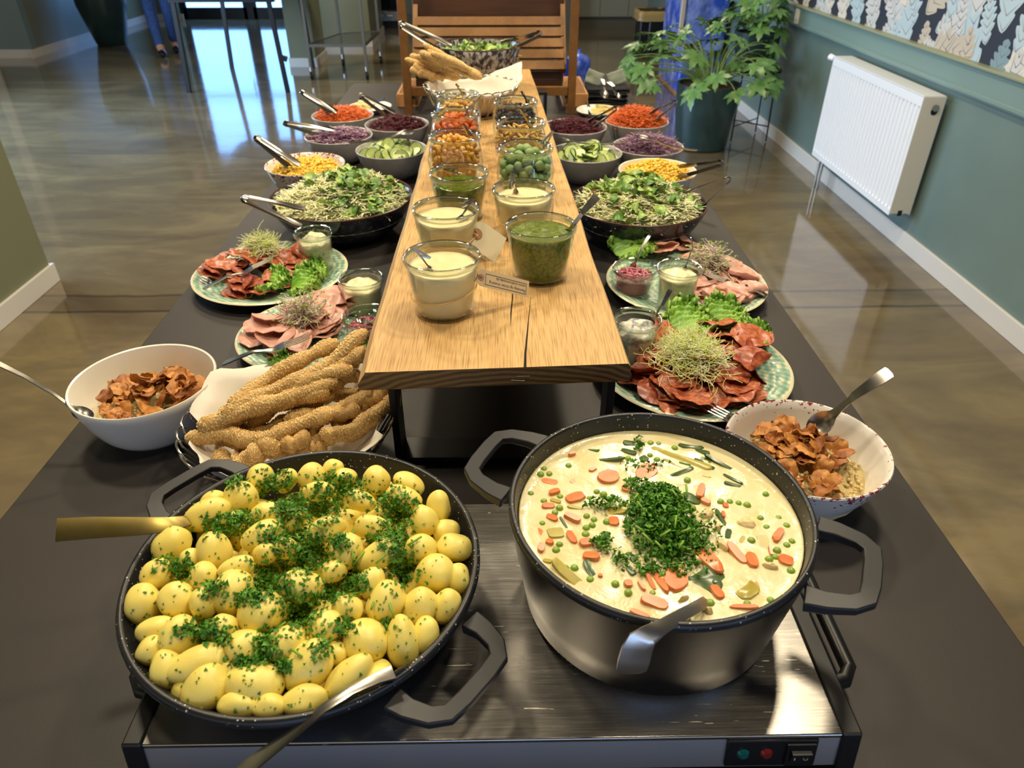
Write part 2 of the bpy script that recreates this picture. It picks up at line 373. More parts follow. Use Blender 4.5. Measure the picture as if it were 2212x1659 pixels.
# generic leafy wallpaper print: flat lobed leaves laid on the paper
rnd = random.Random(5)
def print_leaf(mb, y, z, ln, a, mi, curl):
    n = 36; Pl = []; Pr = []; C = []; x = XW - .0012 - rnd.random() * .0012
    for k in range(n + 1):
        t = k / n; an = a + curl * t; q_ = t * 6.0; q_ -= int(q_); w = ln * .30 * (sin(pi * min(1, t * .93 + .05)) ** .7) * (.68 + .42 * (sin(pi * min(1, q_ * 1.15)) ** .6)) * (1 - .35 * t); an += 0
        cy = y + ln * t * cos(a + curl * t * .5); cz = z + ln * t * sin(a + curl * t * .5); C.append((x, cy, cz)); f_ = w * .55; Pl.append((x, cy - sin(an) * w + cos(an) * f_, cz + cos(an) * w + sin(an) * f_)); Pr.append((x, cy + sin(an) * w + cos(an) * f_, cz - cos(an) * w + sin(an) * f_))
    V = C + Pl + Pr; F = []
    for k in range(n): F.append((k, n + 1 + k, n + 2 + k, k + 1)); F.append((k, k + 1, 2 * n + 3 + k, 2 * n + 2 + k))
    mb.add(V, F, mi)
    for sgn in (1, -1):      # printed midrib and side veins
        for k in range(4, n - 1, 6):
            q = (Pl if sgn > 0 else Pr)[k]; c0 = Vector(C[max(k - 3, 0)]); d = Vector(q) - c0; e = c0 + d * .85; p = Vector((0, -d.z, d.y)).normalized() * .0022; o = Vector((-.0006, 0, 0))
            mb.add([c0 - p + o, c0 + p + o, e + o], [(0, 1, 2)], 5 + mi % 2)
lp = MB(); 
for i in range(19):
    for j in range(4):
        y = 2.45 + i * .225 + (j % 2) * .11; z = .92 + j * .19; m = rnd.choice((0, 0, 1, 2, 3))
        print_leaf(lp, y, z, rnd.uniform(.32, .42), radians(rnd.choice((55, 70, 120, 100, 135))) + rnd.uniform(-.2, .2), m, rnd.choice((-1.1, 1.2, .8)))
        print_leaf(lp, y + .09, z - .06, rnd.uniform(.18, .25), rnd.uniform(.4, 2.7), rnd.choice((1, 2, 4, 3)), rnd.uniform(-1, 1))
obj('wallpaper_print', lp, [mat('print_cream', '#d8cfc2', .6), mat('print_taupe', '#c2b5a3', .6), mat('print_pale_blue', '#b2c4ca', .6), mat('print_grey_white', '#c9c8c4', .6), mat('print_grey_blue', '#7f97a0', .6), mat('print_vein_brown', '#8d8172', .6), mat('print_vein_slate', '#6c7478', .6)], wp, smooth=False, kind='stuff')
struct('trim_1', MB().box((XW - .013, 5.25, .899), (.026, 13.5, .128)).box((XW - .0165, 5.25, .853), (.033, 13.5, .02)), RAIL, bev=.003)
struct('trim_2', MB().box((XW - .02, 5.25, .969), (.05, 13.5, .014)), mat('rail_cap_paint', '#8f9478', .4), bev=.004)
struct('baseboard_right', MB().box((XW - .008, 5.25, .048), (.016, 13.5, .096)), SKIRT, bev=.003)
# near left wall stub
struct('wall_left', MB().box((-2.72, 1.67, 1.475), (.94, 3.33, 2.95)), OLIVE); struct('baseboard_left', MB().box((-2.242, 1.675, .048), (.016, 3.36, .096)).box((-2.72, 3.343, .048), (.94, .016, .096)), SKIRT, bev=.003)
# far left walls
struct('wall_left.001', MB().box((-6.84, 9.86, 1.475), (2.1, .12, 2.95)), mat('blue_daylit_paint', '#75898a', .45)); struct('baseboard_left.001', MB().box((-6.84, 9.79, .048), (2.1, .016, .096)), SKIRT)  # blue daylight falling on this face is put into its wall colour
struct('wall_left.002', MB().box((-5.92, 11.75, 1.475), (.24, 3.9, 2.95)), OLIVE); struct('baseboard_left.002', MB().box((-5.792, 11.5, .048), (.016, 3.5, .096)).box((-5.5, 13.29, .048), (.6, .016, .096)), SKIRT)
# glazed far wall
struct('wall_far', MB().box((-4.2, 13.72, 2.65), (2.6, .12, .6)).box((-5.55, 13.5, 1.3), (.5, .4, 2.6)).box((.6, 14.2, 1.475), (6, .12, 2.95)), OLIVE)
FR = mat('black_aluminium', '#1d1f23', .4); PANE = mat('sky_lit_pane', '#74aaf0', .1, emit=5.0)
def glazed_door(n, x0, x1, y):
    fr = MB()
    for x in (x0, x1): fr.box((x, y, 1.15), (.11, .07, 2.3))
    fr.box(((x0 + x1) / 2, y, .085), (x1 - x0, .07, .17)).box(((x0 + x1) / 2, y, 2.27), (x1 - x0, .07, .1)).box(((x0 + x1) / 2, y, 1.22), (x1 - x0, .055, .05))
    d = struct('door_%d' % n, fr, FR)
    for k, (z0, z1) in enumerate(((.17, 1.195), (1.245, 2.22))):
        obj('pane', MB().box(((x0 + x1) / 2, y + .01, (z0 + z1) / 2), (x1 - x0 - .11, .02, z1 - z0)), PANE, d)
    obj('door_handle', MB().tube([(x1 - .09, y - .06, .95), (x1 - .09, y - .06, 1.25)], .012, 8), STEEL, d)
struct('trim_5', MB().box((-6.34, 9.785, 1.3), (.13, .03, 2.6)), SKIRT)
glazed_door(1, -5.25, -4.2, 13.5); glazed_door(2, -4.09, -3.1, 13.5)
# pillar and stepped wall beside the trolley
struct('wall_pillar', MB().box((-2.3, 9.42, 1.475), (.3, .56, 2.95)), OLIVE); struct('trim_3', MB().box((-2.3, 9.42, .048), (.33, .59, .096)), SKIRT)
struct('wall_pillar.001', MB().box((-2.12, 11.2, 1.475), (.8, 1.2, 2.95)), OLIVE); struct('trim_4', MB().box((-2.12, 11.2, .048), (.83, 1.23, .096)), SKIRT)
struct('wall_far.001', MB().box((.85, 12.05, 1.475), (.5, .4, 2.95)), mat('grey_green_paint', '#5b6460', .5))

# ------------------------------------------------------------------ things standing on the floor
F0 = -T
def radiator():
    t = thing('radiator', 'white ribbed panel radiator hung on the green wall', 'radiator', (XW, 4.23, F0 + .2))
    RW = mat('radiator_enamel', '#eef1f5', .28); h = .60; l = 1.13; x1 = -.035; x0 = -.145
    fp = MB(); n = 28; V = []; y0 = -l / 2; pitch = l / n; prof = []
    for k in range(n):
        b = y0 + k * pitch
        for (dy, dx) in ((.0, 0), (.22, 0), (.30, .012), (.70, .012), (.78, 0)): prof.append((b + dy * pitch, dx))
    prof.append((y0 + l, 0)); zs = ((0, 0), (.03, 0), (.045, 1), (h - .06, 1), (h - .045, 0), (h, 0))
    for (z, k) in zs:
        for (y, dx) in prof: V.append((x0 + dx * k, y, z))
    m = len(prof); fp.add(V, [(i * m + j, i * m + j + 1, (i + 1) * m + j + 1, (i + 1) * m + j) for i in range(len(zs) - 1) for j in range(m - 1)])
    fp.box((x0 + .012, 0, h / 2), (.006, l - .004, h - .004))
    obj('front_panel', fp, RW, t, ang=25)
    obj('rear_panel', MB().box((x1, 0, h / 2), (.012, l, h)), RW, t, bev=.003)
    for s_ in (-1, 1): obj('side_panel', MB().box((-.09, s_ * (l / 2 + .001), h / 2 + .005), (.108, .003, h - .01)), mat('radiator_shaded_enamel', '#d8d4cb', .4), t)  # side enamel warmer and darker, its shading put into the colour
    obj('top_grille', MB().box((-.09, 0, h + .002), (.11, l, .006)), RW, t)
    obj('valve', MB().tube([(-.075, -l / 2 - .001, h - .05), (-.075, -l / 2 - .012, h - .05)], .016, 14), CHROME, t)
    obj('end_slot', MB().tube([(-.075, -l / 2 - .002, h - .068), (-.075, -l / 2 - .004, h - .068)], .017, 12).box((-.09, -l / 2 - .003, .012), (.022, .002, .03)), BLACKP, t)
    obj('thermostat_head', MB().tube([(-.135, l / 2 + .01, h - .012), (-.15, l / 2 + .045, h - .008)], [.016, .02], 14), RW, t)
    for k in range(2): obj('connection_pipe', MB().tube([(-.11, l / 2 - .12 + k * .05, .005), (-.11, l / 2 - .12 + k * .05, -.198)], .009, 10), CHROME, t)
    obj('bracket', MB().box((-.0175, -.4, .3), (.035, .03, .5)).box((-.0175, .4, .3), (.035, .03, .5)), RW, t)
radiator()
sw = thing('wall_socket', 'small white switch plate on the green wall rail', 'switch', (XW - .026, 5.85, F0 + .904))
obj('faceplate', MB().box((-.005, 0, 0), (.010, .07, .1)), SKIRT, sw, bev=.002)
for k in (-1, 1): obj('rocker', MB().box((-.0115, k * .015, .005), (.004, .022, .045)), WHITE, sw)

LEAFG = mat('philodendron_green', '#4d7a45', .32, col2='#6d9350', nscale=25, spec=.6); STEMG = mat('stem_green', '#7f9a56', .45)
POTG = mat('dark_teal_pot', '#2c4141', .3, col2='#314a49', nscale=6); SOIL = mat('potting_soil', '#4a3626', .9, col2='#5b4330', nscale=60, bump=.6)
def lobed_leaf(ln, seed):
    """palmate leaf: seven pointed, notched lobes fanned from the stalk (+X is the middle lobe)"""
    r = random.Random(seed); V = []; F = []
    for k, a in enumerate((-2.25, -1.5, -.8, 0, .8, 1.5, 2.25)):
        l = ln * (1.0, .92, .8, .55)[abs(k - 3)] * r.uniform(.9, 1.1); w = l * .20; d = Vector((cos(a), sin(a), 0)); n = Vector((-sin(a), cos(a), 0)); dr = r.uniform(.18, .4)
        o = len(V); st = ((0, .35), (.25, .55), (.45, 1.15), (.55, .78), (.72, .85), (.80, .45), (1, 0))
        for (u, q) in st:
            c = d * l * u + Vector((0, 0, .12 * l * u - dr * l * u * u))
            V += [c + n * w * q + Vector((0, 0, .12 * w * q)), c, c - n * w * q + Vector((0, 0, .12 * w * q))]
        for j in range(len(st) - 1):
            p = o + 3 * j; F += [(p + 1, p + 4, p + 3, p), (p + 2, p + 5, p + 4, p + 1)]
    return MB().add(V, F)
LEAVES = [lobed_leaf(.095, k).mesh('leaf', LEAFG, True, 0) for k in range(4)]
def plant(label, loc, pr, ph, n, spread, hgt, seed, leafs=1.0, bias=(0, 0), taper=.82):
    t = thing('potted_plant', label, 'plant', loc); r = random.Random(seed)
    obj('pot', MB().lathe([(0, 0), (pr * taper * .92, 0), (pr * taper, .012), (pr * .97, ph * .6), (pr, ph), (pr * .94, ph), (pr * .93, ph - .03), (0, ph - .03)], 40), POTG, t)
    obj('soil', MB().lathe([(pr * .94, ph - .028), (pr * .5, ph - .015), (0, ph - .01)], 24, jit=lambda p: p + Vector((0, 0, .01 * noise.noise(p * 40)))), SOIL, t)
    for k in range(n):
        a = 2.399 * k + r.uniform(-.3, .3); e = r.uniform(.25, 1.0); R = spread * (.45 + .55 * e); H = hgt * r.uniform(.35, 1.0) * (1.15 - .5 * e)
        q = Vector((cos(a) * R + bias[0] * e, sin(a) * R + bias[1] * e, ph + H * (1 - .75 * e * e))); p0 = Vector((cos(a) * pr * .3, sin(a) * pr * .3, ph - .02)); p1 = Vector((cos(a) * R * .35, sin(a) * R * .35, ph + H * .85))
        pts = [p0 * (1 - u) ** 2 + p1 * 2 * u * (1 - u) + q * u * u for u in (0, .2, .4, .6, .8, 1)]
        obj('stem', MB().tube(pts, [.006, .005, .0045, .004, .0035, .003], 5), STEMG, t)
        lf = link('leaf', r.choice(LEAVES), t); lf.location = q; d = (q - pts[-2]).normalized(); d.z -= r.uniform(.1, .8); lf.rotation_euler = (axes((0, 0, 0), d) @ Matrix.Rotation(r.uniform(-.6, .6), 3, 'X')).to_euler(); s = leafs * r.uniform(.75, 1.35); lf.scale = (s, s, s)
    return t
plant('leafy philodendron in a dark teal pot on the floor', (1.575, 5.72, F0), .235, .47, 76, .60, .55, 3, 1.12, (-.14, -.05))
st = thing('plant_stand', 'slim black wire plant stand by the green wall', 'stand', (1.99, 5.98, F0))
obj('top_plate', MB().lathe([(0, .50), (.19, .50), (.2, .508), (.2, .525), (.19, .525), (.188, .515), (0, .515)], 32), BLACKM, st)
for k in range(4):
    a = pi / 4 + k * pi / 2; obj('leg', MB().tube([(.185 * cos(a), .185 * sin(a), .505), (.2 * cos(a), .2 * sin(a), .008)], .0065, 6), BLACKM, st)
obj('cross_brace', MB().tube([(.195 * cos(pi / 4), .195 * sin(pi / 4), .12), (-.195 * cos(pi / 4), -.195 * sin(pi / 4), .12)], .005, 6).tube([(.195 * cos(pi / 4), -.195 * sin(pi / 4), .12), (-.195 * cos(pi / 4), .195 * sin(pi / 4), .12)], .005, 6), BLACKM, st)
plant('leafy philodendron in a pot up on the black wire stand', (1.97, 5.98, F0 + .516), .165, .27, 46, .26, .34, 9, 1.05, (-.14, -.08))
plant('dark potted plant by the far left wall', (-5.30, 10.85, F0), .32, .80, 22, .42, .45, 14, 1.6, (.28, -.1), .60)
# pallet of bottles under blue film, with its pale corner board
FILM = mat('blue_stretch_film', '#2f55cc', .14, col2='#a3b8f0', nscale=7, bump=.9, bscale=9, bdist=.03, lo=.4, hi=.75, coat=.5)
BLUE = mat('blue_crate', '#2038a8', .35)
pl = thing('wrapped_pallet', 'tall stack of blue crates in shiny stretch film behind the plants', 'pallet', (2.0 - .03, 8.05, F0))
wr = MB(); ns = 34
def wj(p): return p
V = []; F = []
for k in range(15):
    for q in range(ns * 2):
        a = 2 * pi * q / (ns * 2); c, s_ = cos(a), sin(a); m = max(abs(c), abs(s_)); x = c / m * .21; y = s_ / m * .5; d = noise.noise(Vector((x * 9, y * 9, k * .5))) * .025
        V.append((x * (1 + d * 2), y * (1 + d), .03 + k * .112))
for k in range(14):
    for q in range(ns * 2): q2 = (q + 1) % (ns * 2); F.append((k * ns * 2 + q, k * ns * 2 + q2, (k + 1) * ns * 2 + q2, (k + 1) * ns * 2 + q))
F.append(tuple(14 * ns * 2 + q for q in range(ns * 2))); wr.add(V, F); obj('stretch_film', wr, FILM, pl, ang=0)
obj('pallet_base', MB().box((0, 0, .013), (.40, .98, .026)), BEECH, pl)
obj('corner_board', MB().box((-.235, -.49, 1.1), (.03, .05, 1.26)), mat('corner_board_cream', '#cfc2ab', .5), pl)
bn = thing('waste_bin', 'black waste bin with a golden bag folded over its rim', 'bin', (1.93, 9.75, F0))
obj('body', MB().box((0, 0, .255), (.46, .34, .51)).box((.02, -.19, .22), (.30, .05, .44)), BLACKP, bn, bev=.02)
bag = MB(); V = []; F = []
for k, (g, z) in enumerate(((.0, .525), (.012, .53), (.026, .5), (.024, .46), (.03, .425))):
    for q in range(48):
        a = 2 * pi * q / 48; c, s_ = cos(a), sin(a); m = max(abs(c), abs(s_)); V.append((c / m * (.23 + g) + .008 * noise.noise(Vector((q * .7, k, 0))), s_ / m * (.17 + g + .02) - .0, z + .02 * noise.noise(Vector((q * .45, k * .8, 3)))))
for k in range(4):
    for q in range(48): F.append((k * 48 + q, k * 48 + (q + 1) % 48, k * 48 + 48 + (q + 1) % 48, k * 48 + 48 + q))
obj('bin_bag', bag.add(V, F), mat('golden_bag', '#9c8654', .35, bump=.6, bscale=30), bn, ang=0)
cb = thing('base_cabinet', 'pale grey kitchen base cabinet by the far wall', 'cabinet', (1.75, 12.45, F0))
CABM = mat('cabinet_grey', '#8e8c7d', .5)
obj('body', MB().box((0, .02, .52), (1.3, .5, .72)), CABM, cb); obj('plinth', MB().box((0, .05, .08), (1.28, .44, .16)), mat('plinth_grey', '#5c584b', .5), cb)
for k in (-1, 0, 1): obj('door', MB().box((k * .433, -.24, .52), (.425, .018, .7)), CABM, cb, bev=.002)
ov = thing('oven', 'black built in oven with a steel drawer beneath', 'oven', (-1.82, 12.55, F0))
obj('body', MB().box((0, .02, .55), (.58, .5, .74)), BLACKP, ov); obj('oven_door', MB().box((0, -.245, .58), (.56, .03, .62)), mat('oven_glass', '#0c0c0e', .08), ov, bev=.004)
obj('drawer', MB().box((0, -.245, .17), (.56, .03, .13)), SATIN, ov, bev=.003); obj('feet', MB().box((0, 0, .05), (.5, .4, .1)), BLACKP, ov)
for k in (-1, 0, 1): obj('drawer_vent', MB().box((k * .15, -.262, .18), (.08, .004, .02)), SKIRT, ov)
# bar table with thin black legs
ht = thing('bar_table', 'tall black bar table with thin legs near the glazed doors', 'table', (-2.64, 8.4, F0))
obj('tabletop', MB().box((0, 0, .875), (1.14, 1.5, .03)), BLACKM, ht, bev=.003); obj('apron', MB().box((0, -.66, .84), (1.0, .03, .05)).box((0, .66, .84), (1.0, .03, .05)).box((-.46, 0, .84), (.03, 1.3, .05)).box((.46, 0, .84), (.03, 1.3, .05)), BLACKM, ht)
for (x, y) in ((-.48, -.65), (.46, -.65), (-.45, .65), (.44, .65)): obj('leg', MB().bar((x * .96, y, .86), (x * 1.06, y, 0), .04, .04), BLACKM, ht)
obj('knob', MB().tube([(.455, -.65, .34), (.53, -.65, .31)], [.02, .03], 8), BLACKP, ht)
# steel trolley
tr = thing('serving_trolley', 'steel serving trolley with a glass shelf on castors', 'trolley', (-1.74, 8.87, F0))
STG = mat('grey_steel_tube', '#8f8c88', .32, .9)
for (x, y) in ((-.3, -.48), (.3, -.48), (-.1, .30), (.32, .48)):
    p = obj('post', MB().bar((x, y, .13), (x, y, .86), .028, .028), STG, tr)
    c = obj('castor', MB().tube([(x - .012, y, .045), (x + .012, y, .045)], .045, 16), BLACKP, tr); obj('castor_fork', MB().tube([(x, y, .13), (x, y, .05)], [.024, .02], 10), CHROME, c)
obj('shelf_rail', MB().bar((-.3, -.48, .34), (.3, -.48, .34), .02, .03).bar((-.1, .30, .34), (.32, .48, .34), .02, .03).bar((.3, -.48, .34), (.32, .48, .34), .02, .03).bar((-.3, -.48, .34), (-.1, .30, .34), .02, .03), STG, tr)
obj('glass_shelf', MB().add([(-.29, -.47, .35), (.29, -.47, .35), (.31, .47, .35), (-.09, .29, .35), (-.29, -.47, .345), (.29, -.47, .345), (.31, .47, .345), (-.09, .29, .345)], [(0, 1, 2, 3), (7, 6, 5, 4), (0, 4, 5, 1), (1, 5, 6, 2), (2, 6, 7, 3), (3, 7, 4, 0)]), mat('smoked_shelf', '#5c5f54', .08), tr, smooth=False)
obj('top_tray', MB().add([(-.32, -.5, .86), (.32, -.5, .86), (.34, .5, .86), (-.12, .32, .86), (-.32, -.5, .885), (.32, -.5, .885), (.34, .5, .885), (-.12, .32, .885)], [(3, 2, 1, 0), (4, 5, 6, 7), (0, 1, 5, 4), (1, 2, 6, 5), (2, 3, 7, 6), (3, 0, 4, 7)]), STG, tr, smooth=False)
# person passing the doors, only the lower legs come into the picture
def person(loc, rz):
    J = {'pel': (0, 0, .95), 'w': (0, 0, 1.1), 'ch': (0, .01, 1.32), 'nk': (0, .015, 1.48), 'hd': (0, .0, 1.58), 'hd2': (0, -.01, 1.7)}
    E = [('pel', 'w'), ('w', 'ch'), ('ch', 'nk'), ('nk', 'hd'), ('hd', 'hd2')]; Rr = {'pel': .15, 'w': .13, 'ch': .15, 'nk': .06, 'hd': .085, 'hd2': .08}
    for s in (1, -1):
        k = 'l' if s > 0 else 'r'; dy = .12 * s
        for n_, p, r in (('hip', (.09 * s, 0, .88), .095), ('kn', (.1 * s, -dy * .4, .5), .082), ('an', (.1 * s, dy, .1), .056), ('ft', (.1 * s, dy - .1, .05), .036), ('to', (.1 * s, dy - .17, .035), .026), ('sh', (.19 * s, .01, 1.4), .06), ('el', (.26 * s, .03, 1.13), .045), ('wr', (.27 * s, -.05, .89), .032), ('pa', (.275 * s, -.07, .82), .03)):
            J[k + n_] = p; Rr[k + n_] = r
        E += [('pel', k + 'hip'), (k + 'hip', k + 'kn'), (k + 'kn', k + 'an'), (k + 'an', k + 'ft'), (k + 'ft', k + 'to'), ('ch', k + 'sh'), (k + 'sh', k + 'el'), (k + 'el', k + 'wr'), (k + 'wr', k + 'pa')]
        for q in range(5):
            yo = (-.095, -.08, -.07, -.055, -.1)[q]; l = (.07, .085, .08, .065, .05)[q]; a = k + 'f%d' % q; J[a] = (.275 * s, yo - .01 * (q == 4), .8 - .012 * (q < 4)); J[a + 't'] = (.27 * s, yo - .008 - .03 * (q == 4), .8 - l); Rr[a] = .011; Rr[a + 't'] = .008; E += [(k + 'pa', a), (a, a + 't')]
    ks = list(J); me = bpy.data.meshes.new('person'); me.from_pydata([J[k] for k in ks], [(ks.index(a), ks.index(b)) for a, b in E], [])
    tmp = bpy.data.objects.new('tmp', me); COL.objects.link(tmp); m = tmp.modifiers.new('skin', 'SKIN'); m.use_smooth_shade = True; sv = me.skin_vertices[0].data
    for i, k in enumerate(ks): sv[i].radius = (Rr[k], Rr[k] * (.75 if k in ('ch', 'w', 'pel') else 1)); sv[i].use_root = (k == 'pel')
    tmp.modifiers.new('sub', 'SUBSURF').levels = 1
    dg = bpy.context.evaluated_depsgraph_get(); me2 = bpy.data.meshes.new_from_object(tmp.evaluated_get(dg)); bpy.data.objects.remove(tmp)
    for mt in (mat('blue_jeans', '#27406f', .8, col2='#31508a', nscale=40), mat('dark_jumper', '#2b2f38', .8), mat('skin', '#b98a6e', .5)): me2.materials.append(mt)
    for p in me2.polygons:
        z = p.center.z; x = abs(p.center.x); p.use_smooth = True; p.material_index = 2 if (z < .13 or z > 1.47 or (x > .21 and z < .92)) else (0 if z < .98 and x < .2 else 1)
    o = bpy.data.objects.new('person', me2); COL.objects.link(o); o.location = (loc[0], loc[1], 0); o.rotation_euler = (0, 0, rz); tag(o, 'person in blue jeans and black shoes walking by the doors', 'person')
    for s in (1, -1): obj('shoe', MB().blob(.05, .135, .045, 2, 3, .1, c=(.1 * s, .12 * s - .075, .046)), BLACKP, o)
    hr = obj('hair', MB().blob(.1, .105, .12, 2, 5, .15, c=(0, .03, 1.67)), mat('brown_hair', '#4a3526', .6), o)
person((-4.22, 10.05), .5)
# ------------------------------------------------------------------ buffet table, oak board, warming plate
tb = thing('buffet_table', 'long black laminate buffet table carrying all the dishes', 'table', (-.049, 1.83, -T))
obj('tabletop', MB().box((0, 0, T - .0125), (1.244, 3.4, .025)), TABLE, tb, bev=.002)
for x in (-.55, .55):
    for y in (-1.6, 0, 1.6): obj('leg', MB().box((x, y, (T - .025) / 2), (.06, .06, T - .025)), BLACKM, tb)
obj('apron', MB().box((-.55, 0, T - .06), (.03, 3.2, .07)).box((.55, 0, T - .06), (.03, 3.2, .07)), BLACKM, tb)

bd = thing('serving_board', 'long oak plank raised on a black frame down the table middle', 'board', (0, 0, 0))
PT, PB = .2, .1735
def board():
    ys = [.748 + (2.72 - .748) * k / 40 for k in range(41)]; V = []; F = []
    for y in ys:
        t = (y - .748) / 1.972; w = .006 * noise.noise(Vector((0, y * 5, 2))); xl = -.171 - .004 * t + w; xr = .159 - .053 * t + .003 * noise.noise(Vector((3, y * 4, 0)))
        f = 1 if y < .75 else 0
        sk = lambda x: y + f * (x + .17) * .048
        V += [(xl, sk(xl), PT), (xr, sk(xr), PT), (xr + .003, sk(xr), PT - .004), (xr + .004, sk(xr), PB), (xl - .010, sk(xl), PB), (xl - .011, sk(xl), PB + .009), (xl - .002, sk(xl), PT - .004)]
    n = 7
    for k in range(40):
        for i in range(n): F.append((k * n + i, k * n + (i + 1) % n, k * n + n + (i + 1) % n, k * n + n + i))
    e0 = tuple(range(n - 1, -1, -1)); e1 = tuple(40 * n + i for i in range(n)); mb = MB(); mb.add(V, F); mb.f += [e0, e1]; mb.m += [1, 1]
    obj('plank', mb, [OAK, OAKEND], bd, ang=30)
    ck = MB(); pts = [(.0285, .7575), (.030, .79), (.034, .84), (.0375, .885), (.043, .95)]; V = []
    for k, (x, y) in enumerate(pts): w = .0016 * (1 - k / 4) + .0002; V += [(x - w, y, PT + .0003), (x + w, y, PT + .0003)]
    F = [(2 * k, 2 * k + 1, 2 * k + 3, 2 * k + 2) for k in range(4)]; V += [(.027, .7572, PT), (.0298, .7572, PT), (.0275, .7568, PT - .012), (.0287, .7568, PT - .012)]; F.append((8, 9, 11, 10)) if False else None
    ck.add(V, F)
    pts = [(.012, .862), (.013, .90), (.016, .95), (.0165, .99)]; V = []
    for k, (x, y) in enumerate(pts): w = (.0002, .0009, .0008, .0002)[k]; V += [(x - w, y, PT + .0003), (x + w, y, PT + .0003)]
    ck.add(V, [(2 * k, 2 * k + 1, 2 * k + 3, 2 * k + 2) for k in range(3)]); obj('drying_crack', ck, mat('dark_crack', '#1a110a', .9), bd, smooth=False)
    for (x0, x1, z, dz) in ((.018, .034, .1865, 0), (.011, .028, .181, -.001)): obj('staple', MB().tube([(x0, .7565 + x0 * .02, z), (x1, .7565 + x1 * .02, z + dz)], .0007, 5), STEEL, bd)
    for y in (.84, 2.5):
        fr = MB()
        for x in (-.152, .150): fr.box((x, y, PB / 2), (.010, .05, PB))
        fr.box((0, y, .004), (.294, .05, .008)).box((0, y, PB - .004), (.294, .05, .008)); obj('leg_frame', fr, BLACKM, bd, bev=.001)
    obj('frame_rail', MB().box((.12, 1.67, PB - .006), (.012, 1.62, .01)).box((-.12, 1.67, PB - .006), (.012, 1.62, .01)), BLACKM, bd)
board()

wp_ = thing('warming_plate', 'stainless steel warming plate with black ends under pan and pot', 'hot plate', (-.01, .511, 0))
PH = .058
obj('steel_top', MB().box((0, .0, PH - .003), (.63, .306, .006)), SATIN, wp_, bev=.0015)
obj('housing', MB().box((0, 0, .035), (.622, .296, .036)), SATIN, wp_)
obj('steel_front', MB().add([(-.315, -.1515, .0575), (.315, -.1515, .0575), (.315, -.158, .017), (-.315, -.158, .017), (-.315, -.148, .0575), (.315, -.148, .0575), (.315, -.148, .017), (-.315, -.148, .017)], [(0, 3, 2, 1), (0, 1, 5, 4), (3, 7, 6, 2), (0, 4, 7, 3), (1, 2, 6, 5)]), mat('front_steel', '#cfcfcf', .42, 1), wp_, smooth=False)
for s in (-1, 1):
    V = [(s * .323 + dx, y, z) for dx in (-.009, .009) for (y, z) in ((-.154, .0605), (-.162, .014), (.154, .014), (.154, .0605))]; obj('end_cap', MB().add(V, [(0, 1, 2, 3), (7, 6, 5, 4), (0, 4, 5, 1), (1, 5, 6, 2), (2, 6, 7, 3), (3, 7, 4, 0)]), BLACKP, wp_, smooth=False, bev=.002)
    obj('handle', MB().tube([(s * .332, -.085, .03), (s * .352, -.08, .03), (s * .362, -.066, .03), (s * .362, .066, .03), (s * .352, .08, .03), (s * .332, .085, .03)], .008, 10), BLACKP, wp_)
for (x, y) in ((-.29, -.14), (.29, -.14), (-.29, .14), (.29, .14)): obj('foot', MB().tube([(x, y, 0), (x, y, .018)], [.012, .015], 12), BLACKP, wp_)
cp = obj('control_panel', MB().box((0, 0, 0), (.083, .003, .033)), BLACKP, wp_, bev=.001); cp.location = (.252, -.1562, .0372); cp.rotation_euler = (-.16, 0, 0)
for (x, c, e) in ((-.026, '#0e5b57', 'teal_lamp'), (-.0045, '#7a2320', 'red_lamp')):
    o = obj('indicator_lamp', MB().lathe([(0, .003), (.004, .0025), (.006, 0)], 14), mat(e, c, .12, coat=.6), cp, label=e.replace('_', ' ') + ' on the control panel'); o.location = (x, -.0016, 0); o.rotation_euler = (pi / 2, 0, 0)
swb = obj('rocker_switch', MB().box((.0255, -.0025, 0), (.026, .003, .026)).box((.0255, -.0045, -.0015), (.018, .004, .015), rot=Matrix.Rotation(.25, 3, 'X')), BLACKP, cp)
MK = mat('switch_print', '#d8d6d0', .5)
obj('switch_mark', MB().box((.0195, -.0068, -.001), (.0008, .0004, .004)).tube([(.0295 + .002 * cos(a * pi / 6), -.0068, -.001 + .002 * sin(a * pi / 6)) for a in range(12)], .0003, 4, closed=True), MK, cp)

# ------------------------------------------------------------------ pan of potatoes
def vessel(name, label, cat, x, y, z, r, h, taper, wall, hang, hz, hin, out_mat):
    """cast vessel with two loop handles at angle hang"""
    t = thing(name, label, cat, (x, y, z)); rb = r * taper
    pr = [(0, 0), (rb - .012, 0), (rb, .012)] + [(rb + (r - rb) * k, .012 + (h - .02) * k) for k in (.35, .7, 1.0)]
    obj('outer_wall', MB().lathe(pr + [(r - .001, h - .007)], 96), out_mat, t)
    ri = r - wall; bi = rb - wall
    obj('coated_inside', MB().lathe([(r - .001, h - .008), (r, h - .004), (r - .002, h), (ri + .001, h), (ri, h - .003)] + [(ri + (bi - ri) * k, h - .003 - (h - .012) * k) for k in (.3, .7, 1)] + [(0, .01)], 96), SPK, t, ang=0)
    for s in (0, 1):
        a = hang + s * pi; c, sn = cos(a), sin(a); P = lambda u, w, z_: (c * u - sn * w, sn * u + c * w, z_)
        w = hin; pts = [P(r - .004, -w, hz), P(r + .014, -w * .98, hz + .002), P(r + .034, -w * .86, hz + .004), P(r + .045, -w * .66, hz + .005), P(r + .047, -w * .3, hz + .005), P(r + .047, w * .3, hz + .005), P(r + .045, w * .66, hz + .005), P(r + .034, w * .86, hz + .004), P(r + .014, w * .98, hz + .002), P(r - .004, w, hz)]
        obj('handle', MB().tube(pts, [.016, .0135, .012, .0118, .0115, .0115, .0118, .012, .0135, .016], 4, flat=.5, upv=(0, 0, 1), off=pi / 4), HANDLE, t, bev=.0014)
    return t
